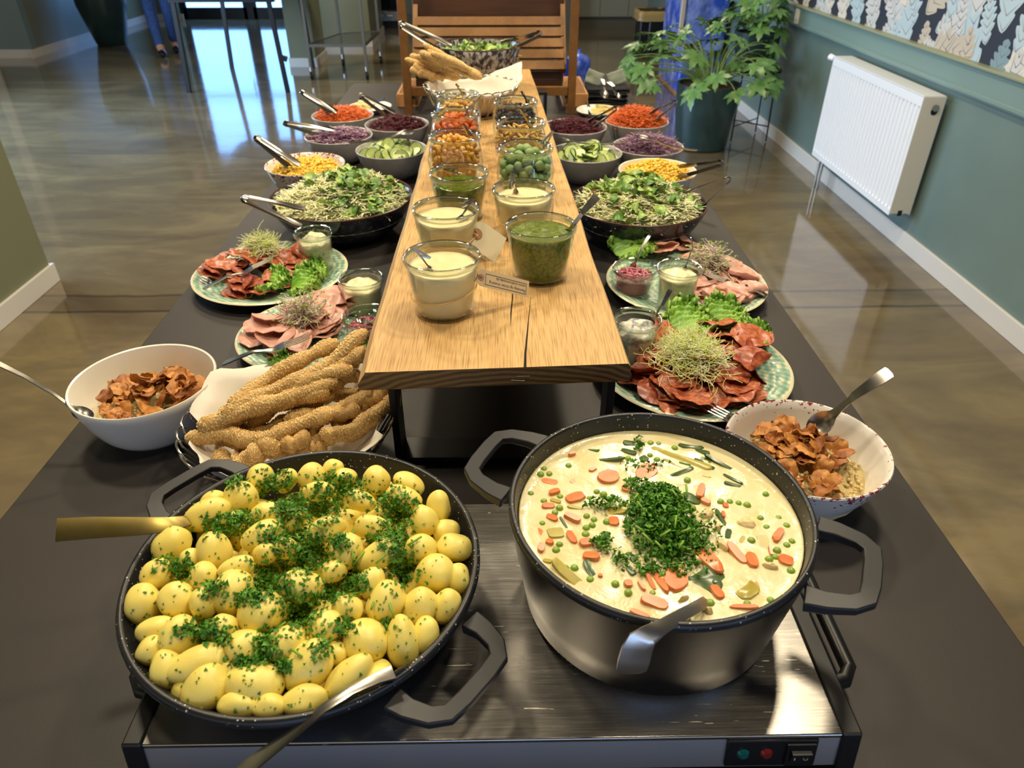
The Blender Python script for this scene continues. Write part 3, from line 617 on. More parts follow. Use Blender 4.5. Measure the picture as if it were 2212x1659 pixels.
PANX, PANY, PANR, PANZ, PANH = -.202, .513, .1775, PH, .068
pan = vessel('serving_pan', 'wide black speckled pan heaped with boiled potatoes', 'pan', PANX, PANY, PANZ, PANR, PANH, .80, .0075, radians(-38), PANH - .018, .052, mat('pan_outer_black', '#1b1a1c', .3, coat=.2))
POT = mat('boiled_potato', '#efd75a', .33, col2='#f3e48c', nscale=28, lo=.3, hi=.75, sss=.18, bump=.12, bscale=60, bdist=.002, spec=.6)
PM = [MB().blob(1, .96, 1, 4, k, .13, 1.0).mesh('boiled_potato', POT, True, 0) for k in range(7)]
ptl = '''1005 290 68 60 90;915 375 75 70 120;1125 300 60 45 60;1245 285 70 60 100;1345 245 45 25 0;1400 285 55 40 0;1545 300 65 60 120;1700 315 75 50 -30;1675 380 85 50 -20;1840 420 72 52 100;1280 350 75 40 0;1050 465 85 65 -10;1165 490 60 40 70;780 395 55 28 20;750 460 110 65 30;880 490 55 45 20;1010 560 95 65 35;1310 530 92 58 20;1525 520 80 55 -10;1475 395 70 40 -20;1770 490 70 60 110;1875 540 60 60 0;1910 615 80 65 0;590 605 90 75 60;785 630 90 75 100;680 670 45 40 0;1030 640 45 40 0;1120 615 45 45 0;1405 630 85 70 70;1560 650 105 60 30;1755 620 70 65 0;1345 725 60 45 0;515 740 70 65 90;740 750 65 60 80;890 710 80 55 20;1820 735 90 85 0;1935 760 70 55 100;1525 780 70 60 60;1185 795 100 70 0;460 875 92 75 100;615 860 85 80 0;870 825 102 92 70;740 870 70 62 90;1590 870 100 82 70;1750 890 88 75 60;1880 890 80 60 60;1010 920 110 90 20;1410 900 70 60 0;510 995 90 50 20;620 1030 100 85 70;830 990 65 60 0;1310 985 82 72 20;1495 1050 102 100 0;1670 1055 120 70 95;1795 1035 85 60 80;490 1095 70 60 60;930 1085 90 82 0;1130 1070 90 85 60;705 1160 145 80 20;540 1210 90 70 110;1230 1170 130 95 50;745 1275 112 100 40;975 1250 135 95 5;1415 1230 130 80 45;1560 1200 60 45 0;1210 1340 105 70 10;1040 1370 80 50 0;900 1365 100 50 0;1540 1260 90 45 25;1350 1110 60 55 0;870 1190 50 40 0;640 1300 50 35 0'''
rnd = random.Random(11); potato_geo = []
def heap_at(px, py, cx, cy, R, z0, dz, drop=0):
    z = z0 + dz * .5
    for _ in range(6):
        p = at(px, py, z); d = min(1.0, ((p.x - cx) ** 2 + (p.y - cy) ** 2) / R ** 2); z = z0 + dz * (1 - d)
    return p
def potato(c, a, b, ang, rr):
    Ca = cos(ang); Sa = sin(ang); lx = (RIGHT * Ca + (UP * .8 + Vector((0, .6, 0)) * .2).normalized() * Sa).normalized(); vz = (-FWD - lx * (-FWD).dot(lx)).normalized(); ly = vz.cross(lx)
    R = Matrix((lx, ly, vz)).transposed() @ Matrix.Rotation(rr.uniform(0, 6.3), 3, 'X')
    o = inst('boiled_potato', rr.choice(PM), 'peeled yellow boiled potato in the heap in the wide black pan', 'potato', c, R, (a, b, b), 'boiled potatoes heaped in the pan'); potato_geo.append(o)
for q in ptl.split(';'):
    cx, cy, a, b, ang = map(float, q.split()); px = 100 + cx / 2.1686; py = 900 + cy / 2.1686
    p = heap_at(px, py, PANX, PANY, PANR, PANZ + PANH - .002, .032); dep = (p - EYE).dot(FWD); a_, b_ = a / 2.1686 * dep / FPX * 1.10, b / 2.1686 * dep / FPX * 1.12
    small = min(1, a_ / .022); a_ = max(a_, .013); b_ = max(b_, .0115)
    c = p + (p - EYE).normalized() * b_ * .7; c = c + (p - EYE).normalized() * (.012 if a < 62 else .003)
    # keep inside the pan wall
    d = Vector((c.x - PANX, c.y - PANY, 0)); lim = PANR * .962 - b_ * .95 - max(0, (PANZ + PANH - c.z)) * .25
    if d.length > lim: c -= d.normalized() * (d.length - lim)
    potato(c, a_, b_, radians(ang), rnd)
for k in range(46):   # potatoes lower in the heap, seen through the gaps
    r = PANR * .78 * sqrt((k + .5) / 46); a = 2.399 * k; c = Vector((PANX + r * cos(a), PANY + r * sin(a), PANZ + .033 + .014 * (1 - (r / PANR) ** 2))); potato(c, .024, .020, rnd.uniform(0, 3), rnd)
bpy.context.view_layer.update()
def bvh(objs):
    V = []; F = []
    for o in objs:
        M = o.matrix_world; b = len(V); V += [M @ v.co for v in o.data.vertices]; F += [[i + b for i in p.vertices] for p in o.data.polygons]
    return BVHTree.FromPolygons(V, F)
PARS = mat('curly_parsley', '#376f16', .45, col2='#6ba233', nscale=120, lo=.4, hi=.7, spec=.4); PARSL = mat('parsley_stem', '#7da53a', .4)
def frag(mb, p, n, s, r, curl=.8, mi=0):
    """one crinkled chopped leaf fragment"""
    n = Vector(n).normalized(); a = n.orthogonal().normalized(); a = Quaternion(n, r.uniform(0, 6.3)) @ a; b = n.cross(a); k = r.choice((6, 7, 8)); V = [p + n * s * r.uniform(.1, .5)]
    for i in range(k):
        an = 2 * pi * i / k; rr = s * (r.uniform(.75, 1.2) if i % 2 else r.uniform(.3, .6)); V.append(p + a * cos(an) * rr + b * sin(an) * rr * .8 + n * s * curl * r.uniform(-.35, .75))
    mb.add(V, [(0, 1 + i, 1 + (i + 1) % k) for i in range(k)], mi)
tree = bvh(potato_geo); W0 = Vector((0, 0, T)); rp = random.Random(4); pb = MB()
def drop_parsley(cx, cy, sx, sy, n, s0, s1, pile, flat=False, k=2.1686, ox=100, oy=900):
    for _ in range(n):
        g = rp.gauss(0, .5); h = rp.gauss(0, .5); px = ox + (cx + g * sx) / k; py = oy + (cy + h * sy) / k; d = ray(px, py).normalized(); hit = tree.ray_cast(EYE + W0, d)
        if hit[0] is None: continue
        dens = exp(-(g * g + h * h) * 1.2); P = hit[0] - W0 + hit[1] * (.0008 if flat else pile * rp.random() * dens); s = rp.uniform(s0, s1)
        if (P.x - PANX) ** 2 + (P.y - PANY) ** 2 > (PANR * .95) ** 2: continue
        nn = hit[1] if flat else (hit[1] + Vector((rp.uniform(-1, 1), rp.uniform(-1, 1), rp.uniform(-.3, 1))) * 1.0)
        frag(pb, P, nn, s, rp, .15 if flat else .9)
for c in ((1240, 420, 190, 110, 420), (1400, 330, 150, 80, 230), (1350, 290, 120, 40, 90), (1650, 450, 110, 130, 330), (1580, 400, 90, 50, 80), (830, 510, 130, 70, 260), (920, 470, 90, 40, 110), (1050, 340, 80, 60, 130), (880, 310, 80, 40, 90), (1150, 560, 190, 70, 260), (1220, 650, 150, 110, 420), (1040, 770, 120, 110, 330), (950, 850, 80, 50, 120), (1190, 910, 110, 110, 360), (1330, 830, 110, 60, 170), (1440, 770, 90, 70, 200), (1660, 690, 100, 130, 300), (1640, 560, 60, 50, 100), (730, 1000, 130, 60, 260), (820, 1050, 80, 30, 60), (1040, 1060, 70, 110, 150), (960, 1150, 110, 30, 110), (1110, 1170, 60, 50, 70), (630, 710, 70, 60, 120), (790, 800, 90, 50, 80), (1380, 590, 60, 50, 90), (1560, 570, 80, 50, 90), (460, 1215, 60, 20, 40), (1400, 980, 60, 60, 80), (1290, 1080, 60, 90, 50), (1100, 290, 90, 60, 80), (560, 690, 70, 60, 40), (1120, 430, 70, 50, 120), (1600, 960, 40, 60, 30)):
    drop_parsley(c[0], c[1], c[2] * .8, c[3] * .8, int(c[4] * .95), .0020, .0044, .009)
drop_parsley(1160, 800, 1500, 1150, 1500, .0008, .0026, 0, True)
for _ in range(26):
    px = 100 + rp.gauss(1150, 330) / 2.1686; py = 900 + rp.gauss(700, 230) / 2.1686; hit = tree.ray_cast(EYE + W0, ray(px, py).normalized())
    if hit[0] is not None:
        a = rp.uniform(0, 3.1); P = hit[0] - W0 + hit[1] * .003; d = Vector((cos(a), sin(a), .2)) * rp.uniform(.004, .009); pb.tube([P - d, P, P + d], .0012, 5, 1)
tag(obj('chopped_parsley', pb, [PARS, PARSL], None, ang=0, kind='stuff', loc=(0, 0, T)), 'chopped curly parsley strewn over the potatoes in the pan', 'parsley')
# serving spoons of the pan
def band(name, label, cat, pts, m, group=None):
    """a flat metal tool: (point, half width, up) stations in table coordinates"""
    t = thing(name, label, cat, pts[0][0]); o = Vector(pts[0][0]); V = []; F = []; n = len(pts)
    for i, (p, w, up) in enumerate(pts):
        p = Vector(p) - o; d = (Vector(pts[min(i + 1, n - 1)][0]) - Vector(pts[max(i - 1, 0)][0])).normalized(); u = Vector(up); s = d.cross(u).normalized(); u2 = s.cross(d).normalized()
        for (a, b) in ((-1, .0011), (-.5, .0016), (.5, .0016), (1, .0011), (1, -.0011), (-1, -.0011)): V.append(p + s * a * w + u2 * b)
    for i in range(n - 1):
        for k in range(6): k2 = (k + 1) % 6; F.append((i * 6 + k, i * 6 + k2, i * 6 + 6 + k2, i * 6 + 6 + k))
    F += [tuple(range(5, -1, -1)), tuple((n - 1) * 6 + k for k in range(6))]
    return t, MB().add(V, F)
Z = (0, 0, 1)
t, b = band('serving_spoon', 'serving spoon with potato reflection painted on flat handle, reaching left out of the pan', 'spoon', [(at(122, 1145, .165), .0115, (.55, -.5, .7)), (at(200, 1140, .160), .0108, (.55, -.5, .7)), (at(300, 1137, .152), .0092, (.55, -.45, .7)), (at(365, 1133, .145), .0075, (.5, -.4, .8)), (at(400, 1126, .138), .006, (.4, -.4, .8)), (at(425, 1120, .126), .006, Z)], STEEL)
obj('handle', b, REFL, t); obj('spoon_bowl', MB().blob(.03, .02, .006, 2, 0, 0, c=at(455, 1120, .112) - at(122, 1145, .165)), STEEL, t)
t, b = band('serving_fork', 'dark steel serving fork lying over the front rim of the potato pan', 'fork', [(at(500, 1690, .085), .0075, Z), (at(545, 1650, .098), .007, Z), (at(640, 1578, .117), .0048, Z), (at(700, 1530, .1285), .0042, Z), (at(760, 1492, .1305), .0042, Z), (at(815, 1466, .131), .005, Z), (at(850, 1453, .130), .0065, Z)], STEEL)
obj('handle', b, STEEL, t)
for k in range(4):
    a = Vector(at(850, 1453, .130)) + Vector((-.004 + .0027 * k, -.003 + .0018 * k, 0)); e = Vector(at(893, 1442, .120)) + Vector((-.0035 + .002 * k, -.004 + .0025 * k, 0)); o_ = Vector(at(500, 1690, .085)); obj('tine', MB().tube([a - o_, (a + e) / 2 - o_ + Vector((0, 0, .002)), e - o_], [.0014, .0012, .0006], 6), STEEL, t)

# ------------------------------------------------------------------ pot of creamy stew
PX, PY, PR, PHT = .154, .522, .149, .135; LZ = PH + PHT - .022
pot = vessel('stew_pot', 'deep black speckled pot of creamy chicken stew', 'pot', PX, PY, PH, PR, PHT, .88, .0065, radians(-27), PHT - .016, .048, POTST)
def stew_mat():
    s = NT('cream_sauce'); v = s.coord(); n = s.noise(v, 16, 4, .6); c = s.ramp(n, ((.35, L('#dbcd98')), (.55, L('#e6dcb2')), (.7, L('#dccb92')))); vo = s.n('ShaderNodeTexVoronoi', Scale=230); s.l(v, vo.inputs['Vector']); k = s.math('LESS_THAN', vo.outputs['Distance'], .07)
    s.l(s.mix(s.math('MULTIPLY', k, .6), c, L('#6b5a38')), s.b.inputs['Base Color']); s.b.inputs['Roughness'].default_value = .22; s.b.inputs['Subsurface Weight'].default_value = .1; s.b.inputs['Subsurface Scale'].default_value = .005; s.bump(s.noise(v, 45, 4, .5), .5, .003); return s.m
SAUCE = stew_mat(); lr = PR - .0075 - .022 * .12
sm = MB(); sm.lathe([(0, 0)] + [(lr * k / 14, 0) for k in range(1, 14)] + [(lr * .985, .0004), (lr, .0016), (lr - .002, -.02), (0, -.02)], 72, jit=lambda p: p + Vector((0, 0, .0024 * noise.noise(p * 30) + .0012 * noise.noise(p * 75))) if (p.x ** 2 + p.y ** 2) < (lr * .95) ** 2 and p.z > -.01 else p)
solo('cream_stew', sm, SAUCE, 'pale creamy sauce filling the deep stew pot', 'stew', (PX, PY, LZ), ang=0)
CARROT = mat('cooked_carrot', '#dc743a', .3, col2='#e18d58', nscale=60, sss=.12, spec=.6); PEA = mat('green_pea', '#7b9c34', .3, col2='#8fae4a', nscale=80, spec=.6)
LEEKD = mat('dark_leek', '#3f5530', .28, col2='#56703f', nscale=50, spec=.6); LEEKY = mat('yellow_leek', '#a7983a', .28, col2='#b9ac55', nscale=40, spec=.6); CHICK = mat('pale_chicken', '#dfc48b', .35, col2='#e8d5a5', nscale=30, bump=.3)
def slab(l, w, th, n=14, seed=0, pw=2.6, bend=0.0):
    r = random.Random(seed); prof = []
    for k in range(n):
        a = 2 * pi * k / n; c, s_ = cos(a), sin(a); x = (abs(c) ** (2 / pw)) * (1 if c > 0 else -1); y = (abs(s_) ** (2 / pw)) * (1 if s_ > 0 else -1); prof.append((x * l / 2 * r.uniform(.92, 1.05), y * w / 2 * r.uniform(.9, 1.06)))
    V = []; F = []
    for (z, sc) in ((-th, .9), (-th * .1, 1), (th * .35, .97), (th * .5, .93)):
        for (x, y) in prof: V.append((x * sc, y * sc + bend * (x / l) ** 2 * w * 4, z))
    for j in range(3):
        for k in range(n): k2 = (k + 1) % n; F.append((j * n + k, j * n + k2, (j + 1) * n + k2, (j + 1) * n + k))
    F += [tuple(range(n - 1, -1, -1)), tuple(3 * n + k for k in range(n))]
    return MB().add(V, F)
CR = {'A': (1080, 900), 'B': (1420, 900), 'C': (1080, 1150), 'D': (1420, 1150)}
def spot(c, x, y, z): o = CR[c]; return at(o[0] + x / 6.144, o[1] + y / 6.144, z)
def inpot(p, m=.006):
    d = Vector((p.x - PX, p.y - PY, 0)); l = lr - m
    if d.length > l: p = Vector((PX, PY, p.z)) + d.normalized() * l
    return p
def piece(name, lab, grp, c, x, y, l, w, ang, m, th, seed, pw=2.6, bend=0, tilt=.12, sink=0.0):
    p = spot(c, x, y, LZ); dep = (p - EYE).dot(FWD); s = dep / FPX / 6.144
    l *= 2.15; w *= 2.1; L_ = l * s; a = radians(ang); fx = cos(a); fy = sin(a) / .70; g = sqrt(fx * fx + fy * fy); A = atan2(fy, fx); Wd = w * s * (1.25 if abs(sin(a)) < .5 else 1.0)
    r = random.Random(seed); p = inpot(p, .35 * min(L_ * g, .05)); me = slab(L_ * g, max(Wd, .0028), th, 14, seed, pw, bend).mesh(name, m, True, 50)
    inst(name, me, lab, name.split('_')[0], (p.x, p.y, LZ + .0010 - sink - r.random() * .001), (r.uniform(-tilt, tilt), r.uniform(-tilt, tilt), A), 1, grp)
k_ = 0
for c, li in (('A', '1440 810 150 95 15;1940 740 150 100 30;1000 1085 125 62 15;720 1010 75 35 15;640 1195 85 38 0;690 1350 75 35 -20;960 1350 105 42 -25;1510 1400 70 55 0;460 1560 110 85 40;660 850 110 45 -10;1000 840 80 35 20;1230 710 55 26 30;955 505 50 18 15;1680 970 60 40 -20'), ('B', '580 990 110 50 60;640 1140 60 30 -30;900 1190 35 32 0;1600 1570 100 50 35;870 1310 40 24 80'), ('C', '950 70 80 50 -60;1140 145 85 48 5;1210 320 105 55 -10;545 210 60 45 80;2110 640 170 45 -65;2000 670 95 28 -70;1880 720 65 28 -65;2050 930 170 70 -15;1850 1100 130 34 -20;1700 690 55 45 0;660 140 50 34 -20;1330 595 30 20 0'), ('D', '660 350 230 120 -60;240 630 150 160 70;1050 280 140 60 -60;1255 375 90 75 80;1700 380 90 60 -15;790 800 80 70 -60;1600 70 90 42 40;1180 690 170 80 -10;1150 1000 180 24 -5;1500 250 60 14 80')):
    for q in li.split(';'):
        x, y, l, w, a = map(float, q.split()); k_ += 1; big = l > 140 and w > 80
        piece('carrot_piece', 'orange cooked carrot piece floating in the stew pot', 'carrot pieces in the stew', c, x, y, l, w, a, CARROT, .005, k_, 2.0 if big else 3.0, 0, .14, .0035 if (c, x) in (('A', 660), ('A', 1000 if y < 900 else -1), ('D', 1180), ('A', 460)) else 0)
for c, li in (('A', '1245 440 75 40 -20 0;1710 470 100 30 -25 0;1715 355 80 40 0 0;1330 585 330 17 -2 0;2090 640 75 24 -8 0;740 1120 70 26 -15 1;1000 1210 100 24 -8 1;1500 1260 240 60 3 1;740 1540 110 75 5 1;1910 560 50 40 20 0;840 1400 80 10 -60 0'), ('B', '300 570 370 55 -24 1;380 690 300 30 -26 1;330 740 170 22 15 0;440 400 160 28 -10 0;600 470 90 26 -30 0;620 630 130 36 -30 0;900 660 260 20 -28 0;1000 830 130 18 -40 0;1050 920 150 22 -15 0;450 1080 120 80 -10 0;850 1350 110 26 -70 0;640 580 70 50 -10 0'), ('C', '1210 540 160 55 -62 0;1740 510 60 45 -60 0;900 680 340 70 -36 1;1820 360 80 65 20 0;630 380 60 26 -15 1;1195 630 45 45 0 0'), ('D', '660 680 180 150 20 0;820 620 120 30 30 0;1220 790 160 75 28 1;1400 130 80 75 80 1;370 1120 60 45 -50 1;940 20 60 40 60 0;1120 100 60 30 40 1')):
    for q in li.split(';'):
        x, y, l, w, a, t_ = map(float, q.split()); k_ += 1
        piece('leek_strip', 'green leek piece floating in the stew pot', 'leek pieces in the stew', c, x, y, l, w, a, LEEKY if t_ else LEEKD, .003, k_, 4.0, .25 if l > 150 else 0, .2, .001)
for c, li in (('B', '650 1300 190 110 10;1180 1420 240 150 0;800 1480 90 70 30'), ('D', '860 180 220 80 -55;520 380 140 80 -60;1500 460 210 70 -15;350 890 160 40 20;700 1080 110 60 -30')):
    for q in li.split(';'):
        x, y, l, w, a = map(float, q.split()); k_ += 1; p = inpot(spot(c, x, y, LZ), .02); s = (p - EYE).dot(FWD) / FPX / 6.144
        inst('chicken_piece', MB().blob(l * s * .5, w * s * .6, .005, 3, k_, .35, 2.2).mesh('chicken_piece', CHICK, True, 0), 'pale chicken piece half sunk in the cream stew', 'chicken', (p.x, p.y, LZ), (0, 0, radians(a)), 1, 'chicken pieces in the stew')
peam = MB().blob(1, 1, .95, 2, 1, .05).mesh('pea', PEA, True, 0)
for c, li in (('A', '910 648;585 695;540 765;655 758;1595 553;1700 560;2000 352;2105 362;1990 517;2085 570;410 1018;585 1118;790 1215;730 1278;1285 995;1375 1033;1190 1082;1150 1320;1248 1365;1415 1400;1225 1440;560 1415;1145 1475;1140 1560;800 1060'), ('B', '228 418;400 845;470 1210;840 1130;960 1130;1075 1150;1190 1175;1370 1350;1605 1350;1450 1475;1710 1450;1440 1030'), ('C', '790 160;745 238;740 425;868 470;990 470;1200 630;1530 690;1705 800;2025 810'), ('D', '1245 110;1720 165;1785 120;1590 240;1565 330;1775 505;705 935;1190 950;1525 915;1480 360;300 450;80 560')):
    for q in li.split(';'):
        x, y = map(float, q.split()); p = inpot(spot(c, x, y, LZ), .006); r = rnd.uniform(.0037, .0045); inst('pea', peam, 'round green pea floating in the stew pot', 'pea', (p.x, p.y, LZ - .0004 - rnd.random() * .0012), (rnd.uniform(-1, 1), rnd.uniform(-1, 1), 0), r, 'peas in the stew')
sp = MB(); rp = random.Random(8)
for (px, py, sx, sy, n, hz) in ((1425, 1128, 80, 76, 1500, .024), (1420, 1092, 66, 48, 700, .022), (1460, 1162, 76, 52, 600, .015), (1310, 1090, 55, 20, 120, .004), (1303, 1172, 26, 22, 90, .004), (1380, 1052, 40, 24, 110, .006), (1440, 1215, 120, 34, 170, .002), (1400, 1005, 80, 14, 40, .002), (1380, 960, 14, 20, 36, .003), (1510, 1150, 60, 60, 120, .003), (1400, 1230, 30, 20, 40, .002), (1345, 1200, 30, 20, 30, .002)):
    for _ in range(n):
        g, h = rp.gauss(0, .5), rp.gauss(0, .5); d = g * g + h * h
        if d > .95: continue
        p = at(px + g * sx, py + h * sy, LZ + .003); p.z += hz * max(0, 1 - d * 1.1) * rp.random() ** .5
        frag(sp, p, Vector((rp.uniform(-1, 1), rp.uniform(-1, 1), rp.uniform(.1, 1.2))), rp.uniform(.0022, .0044), rp, .9)
for _ in range(22):
    p = at(1430 + rp.gauss(0, 45), 1110 + rp.gauss(0, 40), LZ + .02); a = rp.uniform(0, 3.1); d = Vector((cos(a), sin(a), .3)) * rp.uniform(.003, .007); sp.tube([p - d, p, p + d], .0012, 5, 1)
tag(obj('chopped_parsley', sp, [PARS, PARSL], None, ang=0, kind='stuff', loc=(0, 0, T)), 'mound of chopped parsley in the middle of the cream stew', 'parsley')
t, b = band('ladle', 'steel ladle with hooked flat handle over the stew pot front rim', 'ladle', [(at(1540, 1290, LZ - .012), .0055, Z), (at(1512, 1307, LZ + .008), .005, (.3, -.3, 1)), (at(1470, 1330, .192), .0052, (.3, -.4, 1)), (at(1430, 1354, .197), .0060, (.3, -.5, 1)), (at(1402, 1372, .1965), .008, (.2, -.7, .8)), (at(1386, 1384, .192), .0115, (.1, -.9, .5)), (at(1376, 1402, .182), .0125, (0, -1, .2)), (at(1369, 1428, .168), .013, (0, -1, .15)), (at(1364, 1446, .158), .0125, (0, -1, .0)), (at(1362, 1452, .153), .009, (0, -1, -.3))], STEEL)
obj('handle', b, TOOL, t); obj('ladle_cup', MB().lathe([(0, -.02), (.025, -.014), (.033, 0), (.031, 0), (.023, -.012), (0, -.018)], 24, c=at(1575, 1285, LZ - .012) - at(1540, 1290, LZ - .012)), STEEL, t)
# ------------------------------------------------------------------ bowls
def bowl(name, label, x, y, z, r, h, m, base=.42, rim=None, group=None, curve=.62, th=.004):
    rb = r * base; pr = [(0, .004), (rb - .004, .004), (rb - .003, 0), (rb, 0), (rb + .002, .004)]
    for k in range(1, 9): u = k / 8; pr.append((rb + (r - rb) * u ** curve, .004 + (h - .006) * u ** 1.25))
    o = pr + [(r - th * .3, h), (r - th, h - .001)]
    for k in range(7, 0, -1): u = k / 8; o.append((rb + (r - rb) * u ** curve - th, .004 + (h - .006) * u ** 1.25 + th * .4))
    o += [(rb * .8, .008), (0, .007)]; mb = MB().lathe(o, 64); me = [m]
    if rim:
        R_ = MB().tube([((r - th * .55) * cos(2 * pi * k / 64), (r - th * .55) * sin(2 * pi * k / 64), h - .001) for k in range(64)], th * .62, 6, 1, closed=True); mb.add(R_.v, R_.f, 1); me.append(rim)
    return solo(name, mb, me, label, 'bowl', (x, y, z), group, ang=50)
CHIP = mat('crisp_root_chip', '#a4652a', .5, col2='#c98b45', nscale=45, lo=.3, hi=.7, sss=.05, bump=.3, bscale=120); CHIPD = mat('dark_root_chip', '#83491d', .5, col2='#a8682f', nscale=45, bump=.3)
def chip_mesh(k):
    r = random.Random(k); c1, c2, ph = r.uniform(-1.6, 1.6), r.uniform(.8, 2.2), r.uniform(0, 6); o = Vector((k * 3.3, 1, 2))
    def fn(u, v):
        x, y = u * 2 - 1, v * 2 - 1; sx = x * sqrt(1 - y * y / 2); sy = y * sqrt(1 - x * x / 2); q = 1 + .32 * noise.noise(Vector((sx * 1.3, sy * 1.3, 0)) + o); sx *= q; sy *= q * .82
        return (sx * .017, sy * .017, .0075 * (c1 * sx * sx * .6 - c2 * sy * sy * .5) + .006 * noise.noise(Vector((sx * 2.2, sy * 2.2, 3)) + o))
    return MB().sheet(fn, 8, 8, .0009).mesh('vegetable_crisp', [CHIP if k % 3 else CHIPD], True, 60)
CHIPS = [chip_mesh(k) for k in range(9)]
def crumbs(name, label, cat, x, y, z, r, h, m, seed, bits=350, off=(0, 0)):
    rr = random.Random(seed); mb = MB().lathe([(r, -.012), (r, 0)] + [(r * (1 - k / 8), h * (1 - (1 - k / 8) ** 2)) for k in range(1, 8)] + [(0, h)], 40, jit=lambda p: p + Vector((0, 0, .012 * noise.noise(p * 42) + .006 * noise.noise(p * 110))))
    for _ in range(bits):
        a = rr.uniform(0, 6.3); q = r * sqrt(rr.random()) * .97; s = rr.uniform(.0012, .0034); mb.blob(s, s, s, 1, rr.random() * 50, .4, 2, c=(q * cos(a), q * sin(a), h * (1 - (q / r) ** 2) + .003 + .012 * noise.noise(Vector((q * cos(a), q * sin(a), 0)) * 42)))
    solo(name, mb, m, label, cat, (x, y, z), ang=0, kind='stuff')
def chips(n, cx, cy, z, R, h, seed, label, grp, hole=None):
    rr = random.Random(seed)
    for k in range(n):
        a = rr.uniform(0, 6.3); q = R * sqrt(rr.random()); x, y = cx + q * cos(a), cy + q * sin(a)
        if hole and (x - hole[0]) ** 2 + (y - hole[1]) ** 2 < hole[2] ** 2: continue
        inst('vegetable_crisp', rr.choice(CHIPS), label, 'crisp', (x, y, z + h * (1 - (q / R) ** 2) + rr.uniform(.0, .014)), (rr.uniform(-.9, .9), rr.uniform(-.9, .9), rr.uniform(0, 6)), rr.uniform(.62, 1.05), grp)
BLX, BLY, BRX, BRY = -.537, .905, .404, .741
bowl('salad_bowl', 'deep plain white bowl of crisps at the left table edge', BLX, BLY, 0, .104, .092, WHITE, .5, curve=.5)
CREAMC = mat('pale_crumble', '#d9c690', .7, col2='#c4ac72', nscale=60, bump=.5)
crumbs('pale_salad', 'pale crumbly salad under the crisps in the plain white bowl', 'salad', BLX, BLY, .04, .078, .014, CREAMC, 3, 160)
chips(85, BLX + .006, BLY - .004, .052, .072, .022, 21, 'crinkled brown root crisp in the plain white bowl', 'crisps in the left white bowl')
bowl('salad_bowl', 'white crackled bowl with red flecked rim holding crisps on crumble', BRX, BRY, 0, .106, .085, SPECK, .46)
crumbs('pale_salad', 'pale grainy crumble in the red rimmed white bowl', 'salad', BRX, BRY, .040, .082, .022, CREAMC, 4, 420)
chips(80, BRX - .012, BRY + .002, .056, .070, .020, 22, 'curled brown root crisp in the red rimmed white bowl', 'crisps in the right white bowl', (BRX + .055, BRY - .045, .034))
spoon('serving_spoon', 'thin steel spoon leaning out left from the plain white bowl', at(200, 905, .066), at(-50, 768, .15), .012, .0045)
spoon('serving_spoon', 'steel spoon standing up right from the red rimmed crisp bowl', at(1745, 935, .07), at(1926, 803, .17), .016, .0088, roll=.5)

# ------------------------------------------------------------------ wire baskets, paper, breadsticks
def basket(label, x, y, z, r, rb, h, n):
    t = thing('wire_basket', label, 'basket', (x, y, z)); q = MB()
    P = lambda a, u: ((rb + (r - rb) * u ** .7) * cos(a), (rb + (r - rb) * u ** .7) * sin(a), .003 + (h - .003) * u)
    for k in range(n):
        a0 = 2 * pi * k / n; w = 2 * pi / n * .78; w0 = .16
        pts = [P(a0 - w0, 0), P(a0 - w * .6, .3), P(a0 - w, .62), P(a0 - w * .92, .86), P(a0 - w * .5, .98), P(a0, 1.0), P(a0 + w * .5, .98), P(a0 + w * .92, .86), P(a0 + w, .62), P(a0 + w * .6, .3), P(a0 + w0, 0)]
        obj('wire_loop', MB().tube(pts, .0017, 6), CHROME, t)
    for (rr, zz) in ((rb, .003), (rb * .6, .003)): obj('base_ring', MB().tube([(rr * cos(2 * pi * k / 40), rr * sin(2 * pi * k / 40), zz) for k in range(40)], .002, 6, closed=True), CHROME, t)
    return t
PAPER = mat('white_paper', '#d9d2c6', .75, col2='#d2cabd', nscale=6, bump=.2, bscale=20)
def liner(label, x, y, z, r, rb, h, tips, seed):
    """paper square pressed into the basket, corners standing up"""
    o = Vector((seed, 2, 1)); N = 26
    def fn(u, v):
        a = 2 * pi * v; t = u; tip = 0
        for (ta, th_) in tips:
            d = abs((a - ta + pi) % (2 * pi) - pi); tip = max(tip, th_ * max(0, 1 - d / .75))
        R = rb * .9 * min(1, t * 2.2) if t < .45 else rb * .9 + (r * (1.0 + tip * .9) - rb * .9) * ((t - .45) / .55)
        zz = .006 if t < .4 else .006 + (h * .84 + tip * .13) * ((t - .4) / .6) ** 1.1
        w = .007 * t * noise.noise(Vector((cos(a) * 2.4, sin(a) * 2.4, t * 2)) + o) + .003 * sin(a * 13) * t
        R = min(R, (rb + (r - rb) * min(1, max(zz, 0) / h) ** .7) - .004) if zz < h else R
        return ((R + w) * cos(a), (R + w) * sin(a), zz + w * .5)
    return solo('paper_napkin', MB().sheet(fn, 12, 64, .0005), PAPER, label, 'napkin', (x, y, z), ang=0)
STICK = mat('baked_dough', '#b38a4c', .6, col2='#c9a262', nscale=40, bump=.4, bscale=90); SEED = mat('sesame_seed', '#efd59a', .5, col2='#cda562', nscale=300)
